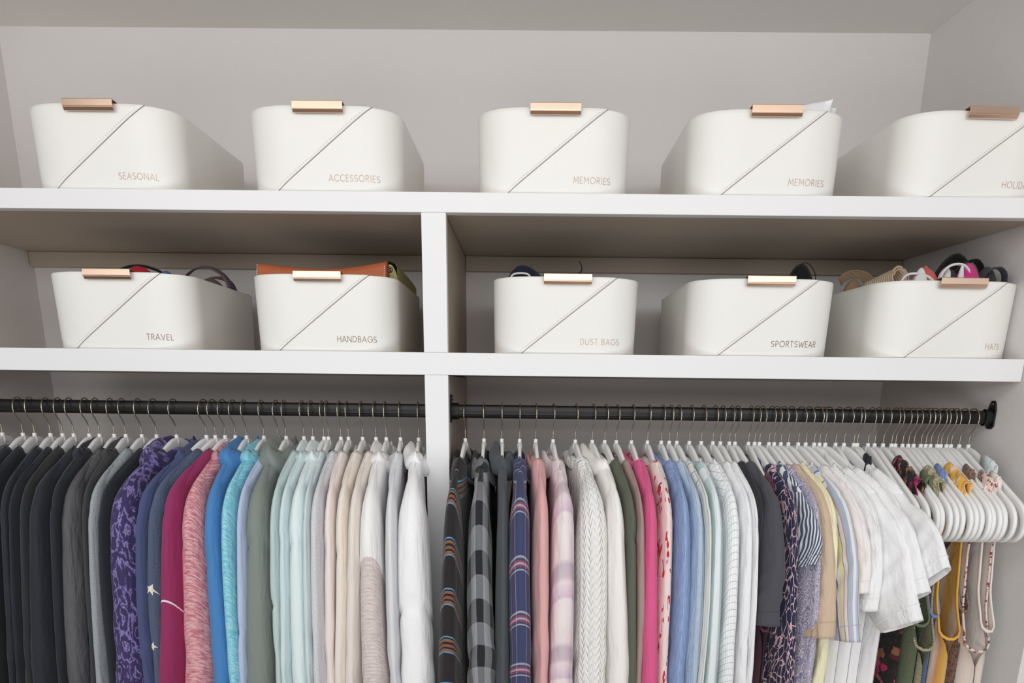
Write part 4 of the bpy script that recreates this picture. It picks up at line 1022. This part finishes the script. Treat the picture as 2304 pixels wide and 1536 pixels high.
def lime_mesh(ins=0.0):
    R = []
    for k, s in enumerate(np.linspace(0, 1, 14)):
        x = -.004 + .012 * s; y = -.045 + .16 * s; top = .166 - .018 * s ** 1.3; w = .017 - ins
        R.append([(x - w, y, .05), (x - w, y, top - .012), (x - w * .75, y, top - .004 - ins), (x, y, top - ins), (x + w * .75, y, top - .004 - ins), (x + w, y, top - .012), (x + w, y, .05)])
    v, f, u = grid_mesh('', np.array(R)); return to_mesh('lime_pouch', [(v, f, u, 0)], M_lime if not ins else M_dark)
link('outer', lime_mesh(), t); link('lining', lime_mesh(.0028), t)
a = np.linspace(0, 2 * PI, 16, endpoint=False)
v, f, u = grid_mesh('', np.array([[(r * math.cos(q), y, r * math.sin(q)) for q in a] for r, y in ((.0055, .001), (.0055, -.001), (.0048, -.002), (.0025, -.0022), (.0022, -.0012), (.0001, -.0012))]), closed_v=True)
link('snap', to_mesh('snap', [(v, f, u, 0)], M_screw), t, (.0, -.0475, .150))
link('flap', soft_lump('lime_flap', .014, .003, .09, dome(.156, .148), M_lime, 4, ex=3), t, (.0, -.044, .004))
# dust bags
t = put('drawstring_pouch', 'navy ruffled drawstring pouch in the DUST BAGS bin', 'pouch', (-.004, .14, BF), soft_lump('navy_pouch', .056, .03, 0, lambda q: .128 + .036 * max(0, 1 - (abs(q + .30) / (.7 if q < -.3 else 1.3)) ** 1.8), M_navy, 5, ruff=.035, n=132))
link('drawstring', tubes('drawstring', [[(-.035, -.036, .118), (-.028, -.036, .1385), (-.012, -.037, .1425), (.004, -.036, .139), (.009, -.036, .12)]], .0019, M_cord), t)
put('folded_cloth', 'white dust bag corner peeping out behind the pull', 'cloth', (.055, .12, BF), soft_lump('white_cloth_corner', .018, .015, 0, dome(.141, .133), M_whitecloth, 6, rough=.06))
t = thing('ribbon', 'black ribbon end standing up out of the DUST BAGS bin', 'ribbon', (.094, .10, BF))
link('band', tubes('ribbon', [[(-.012, 0, .10), (-.006, 0, .136), (.004, 0, .148), (.003, 0, .157), (-.001, 0, .164)], [(.012, 0, .10), (.010, 0, .138), (.004, 0, .141), (-.002, .003, .134), (-.004, .003, .10)]], .0007, M_blackcloth, ry=.0030, up=(.5, 1, 0)), t)
t = put('sports_bra', 'black sports top with a rounded cup in the SPORTSWEAR bin', 'sports top', (.509, .115, BF), soft_lump('black_cup', .032, .03, 0, lambda q: .14 + .0265 * max(0, 1 - abs(q - .12) ** 2.2), M_blackcloth, 7))
link('seam', tubes('cup_seam', [[(-.029, -.012, .12), (-.016, -.018, .150), (.004, -.015, .1655), (.022, -.016, .150), (.030, -.012, .12)]], .0009, M_blackcloth), t)
# hats
def sheet_roll(name, r, L, turns, mat, r_in=.75):
    n = 60; A = np.linspace(0, turns * 2 * PI, n); rr = r * (r_in + (1 - r_in) * np.linspace(0, 1, n)); R = []
    for x in np.linspace(0, L, 10):
        k = 1 + .15 * (1 - x / L); R.append(np.c_[np.full(n, x), np.cos(A) * rr * k, np.sin(A) * rr * k])
    UV = np.zeros((11, n + 1, 2)); UV[..., 1] = np.arange(11)[:, None] / 10 * L; UV[..., 0] = (np.arange(n + 1) / n * r * 8)[None]
    v, f, u = grid_mesh('', np.array(R), UV); return to_mesh(name, [(v, f, u, 0)], mat)
t = thing('straw_hat', 'cream straw hat with a rolled-up brim in the HATS bin', 'hat', (.693, .10, BF + .139))
o = link('rolled_brim', sheet_roll('rolled_brim', .0190, .07, 1.35, M_straw), t); o.rotation_euler = (.4, .25, 2.05); o.modifiers.new('thick', 'SOLIDIFY').thickness = .0018
o = link('brim_edge', tubes('brim_edge', [[(0, .0235 * math.cos(q), .0235 * math.sin(q)) for q in np.linspace(0, 2 * PI, 20)]], .0014, M_straw), t); o.rotation_euler = (.4, .25, 2.05)
link('crown', soft_lump('straw_crown', .045, .03, -.13, dome(-.02, -.04), M_straw, 8), t, (.0, .06, 0))
t = thing('straw_visor', 'tan straw visor at the left of the hats', 'hat', (.660, .225, BF + .022))
def visor_mesh():
    R = []
    for s in np.linspace(0, 1, 14):
        A = np.linspace(-1.25, 1.25, 18); r = .026 + .012 * s
        R.append(np.c_[np.sin(A) * r, -.018 * s + .012 * np.cos(A) * s, .125 + np.cos(A) * .018 * (.6 + .4 * s) + .008 * s - .004 * A * A])
    UV = np.zeros((15, 19, 2)); UV[..., 1] = np.arange(15)[:, None] * .002; UV[..., 0] = np.arange(19)[None] * .005
    v, f, u = grid_mesh('', np.array(R), UV); return to_mesh('visor', [(v, f, u, 0)], M_straw2)
o = link('brim', visor_mesh(), t); o.modifiers.new('thick', 'SOLIDIFY').thickness = .002
link('band', soft_lump('visor_band', .024, .016, .0, dome(.134, .124), M_straw2, 9), t)
t = put('sun_visor', 'pale pink visor with white binding beside the straw roll', 'hat', (.712, .10, BF), soft_lump('pink_visor', .034, .03, 0, dome(.139, .128, -.2), M_palepink, 10))
link('binding', tubes('visor_binding', [[(-.036, -.026, .12), (-.026, -.032, .140), (-.008, -.033, .1435), (.014, -.034, .138), (.034, -.033, .122)]], .0024, M_whitecloth), t)
t = put('cap', 'coral pink cap with white panels among the hats', 'hat', (.738, .105, BF), soft_lump('coral_cap', .036, .035, 0, dome(.160, .13), M_coral, 11, rough=.03))
for s, w in ((-1, .016), (1, .015)): link('white_panel', soft_lump('white_panel', w, .012, .06, dome(.155, .135), M_whitecloth, 12 + s, rough=.05), t, (s * .024, -.032, 0))
link('button', soft_lump('cap_button', .005, .005, .15, dome(.1635, .16), M_coral, 20), t)
t = put('cap', 'charcoal cap with a white loop edge among the hats', 'hat', (.768, .072, BF), soft_lump('charcoal_cap', .024, .014, 0, dome(.153, .13), M_charc, 14))
link('white_edge', tubes('white_edge', [[(-.027, -.014, .118), (-.024, -.014, .142), (-.010, -.014, .156), (.009, -.014, .158), (.023, -.014, .147), (.026, -.014, .118)]], .0024, M_whitecloth, ry=.006), t)
t = put('headband', 'hot pink ribbed knit hat right of the charcoal cap', 'hat', (.800, .068, BF), soft_lump('pink_knit', .028, .022, 0, lambda q: .133 + .033 * max(0, 1 - abs((q + .4) / 1.4) ** 1.5), M_hot, 15))
link('white_lining', soft_lump('white_lining', .007, .004, .06, dome(.158, .14), M_whitecloth, 16), t, (-.024, -.016, 0))
t = put('cap', 'big black cap standing highest at the back of the hats', 'hat', (.826, .165, BF), soft_lump('black_cap', .046, .045, 0, dome(.196, .145, -.05, 1.8), M_blackcloth, 17, rough=.02))
link('brim', tubes('black_brim', [[(-.03, -.034, .120), (-.016, -.040, .158), (.010, -.044, .176), (.030, -.040, .158), (.038, -.036, .12)]], .003, M_blackcloth, ry=.010), t)
t = put('cap', 'black crumpled cap at the right wall beside the hats', 'hat', (.840, .085, BF), soft_lump('crumpled_cap', .024, .026, 0, dome(.160, .138, .1), M_charc, 18, rough=.06))
link('brim', tubes('charcoal_brim', [[(-.028, -.024, .120), (-.016, -.027, .146), (.004, -.028, .153), (.018, -.026, .142), (.022, -.022, .118)]], .002, M_charc, ry=.009), t)
# papers in the upper bin
def paper_mesh(pts, seed):
    rs = np.random.RandomState(seed); a, b, c, d = [np.array(p) for p in pts]; R = []
    for s in np.linspace(0, 1, 9):
        row = []
        for q in np.linspace(0, 1, 9):
            p = (a * (1 - s) + b * s) * (1 - q) + (d * (1 - s) + c * s) * q; row.append(p + (0, .002 * math.sin(5 * s + 3 * q + seed), .0015 * math.sin(4 * q + seed)))
        R.append(row)
    v, f, u = grid_mesh('', np.array(R)); return to_mesh('paper', [(v, f, u, 0)], M_paper)
PZ = T1
for k, (lab, pts) in enumerate([('white paper sheet, the larger one rising beside the pull', [(-.035, 0, .0), (.028, .008, .0), (.026, .0, .152), (-.033, -.006, .138)]),
                               ('white paper sheet behind the larger one', [(-.01, .02, .0), (.038, .024, .0), (.040, .018, .144), (-.005, .014, .146)]),
                               ('white paper sheet, lowest at the corner of the bin', [(.0, .04, .0), (.046, .044, .0), (.050, .034, .136), (.0, .03, .138)])]):
    t = thing('paper_sheet', lab, 'paper', (.482, .04, PZ + .006), 0, 'papers in the upper bin')
    o = link('sheet', paper_mesh(pts, k), t); o.modifiers.new('thick', 'SOLIDIFY').thickness = .0006
    o = link('fold', paper_mesh([np.array(pts[3]) + (0, 0, 0), np.array(pts[2]), np.array(pts[2]) + (-.006, .012, -.03), np.array(pts[3]) + (.006, .012, -.03)], k + 5), t)
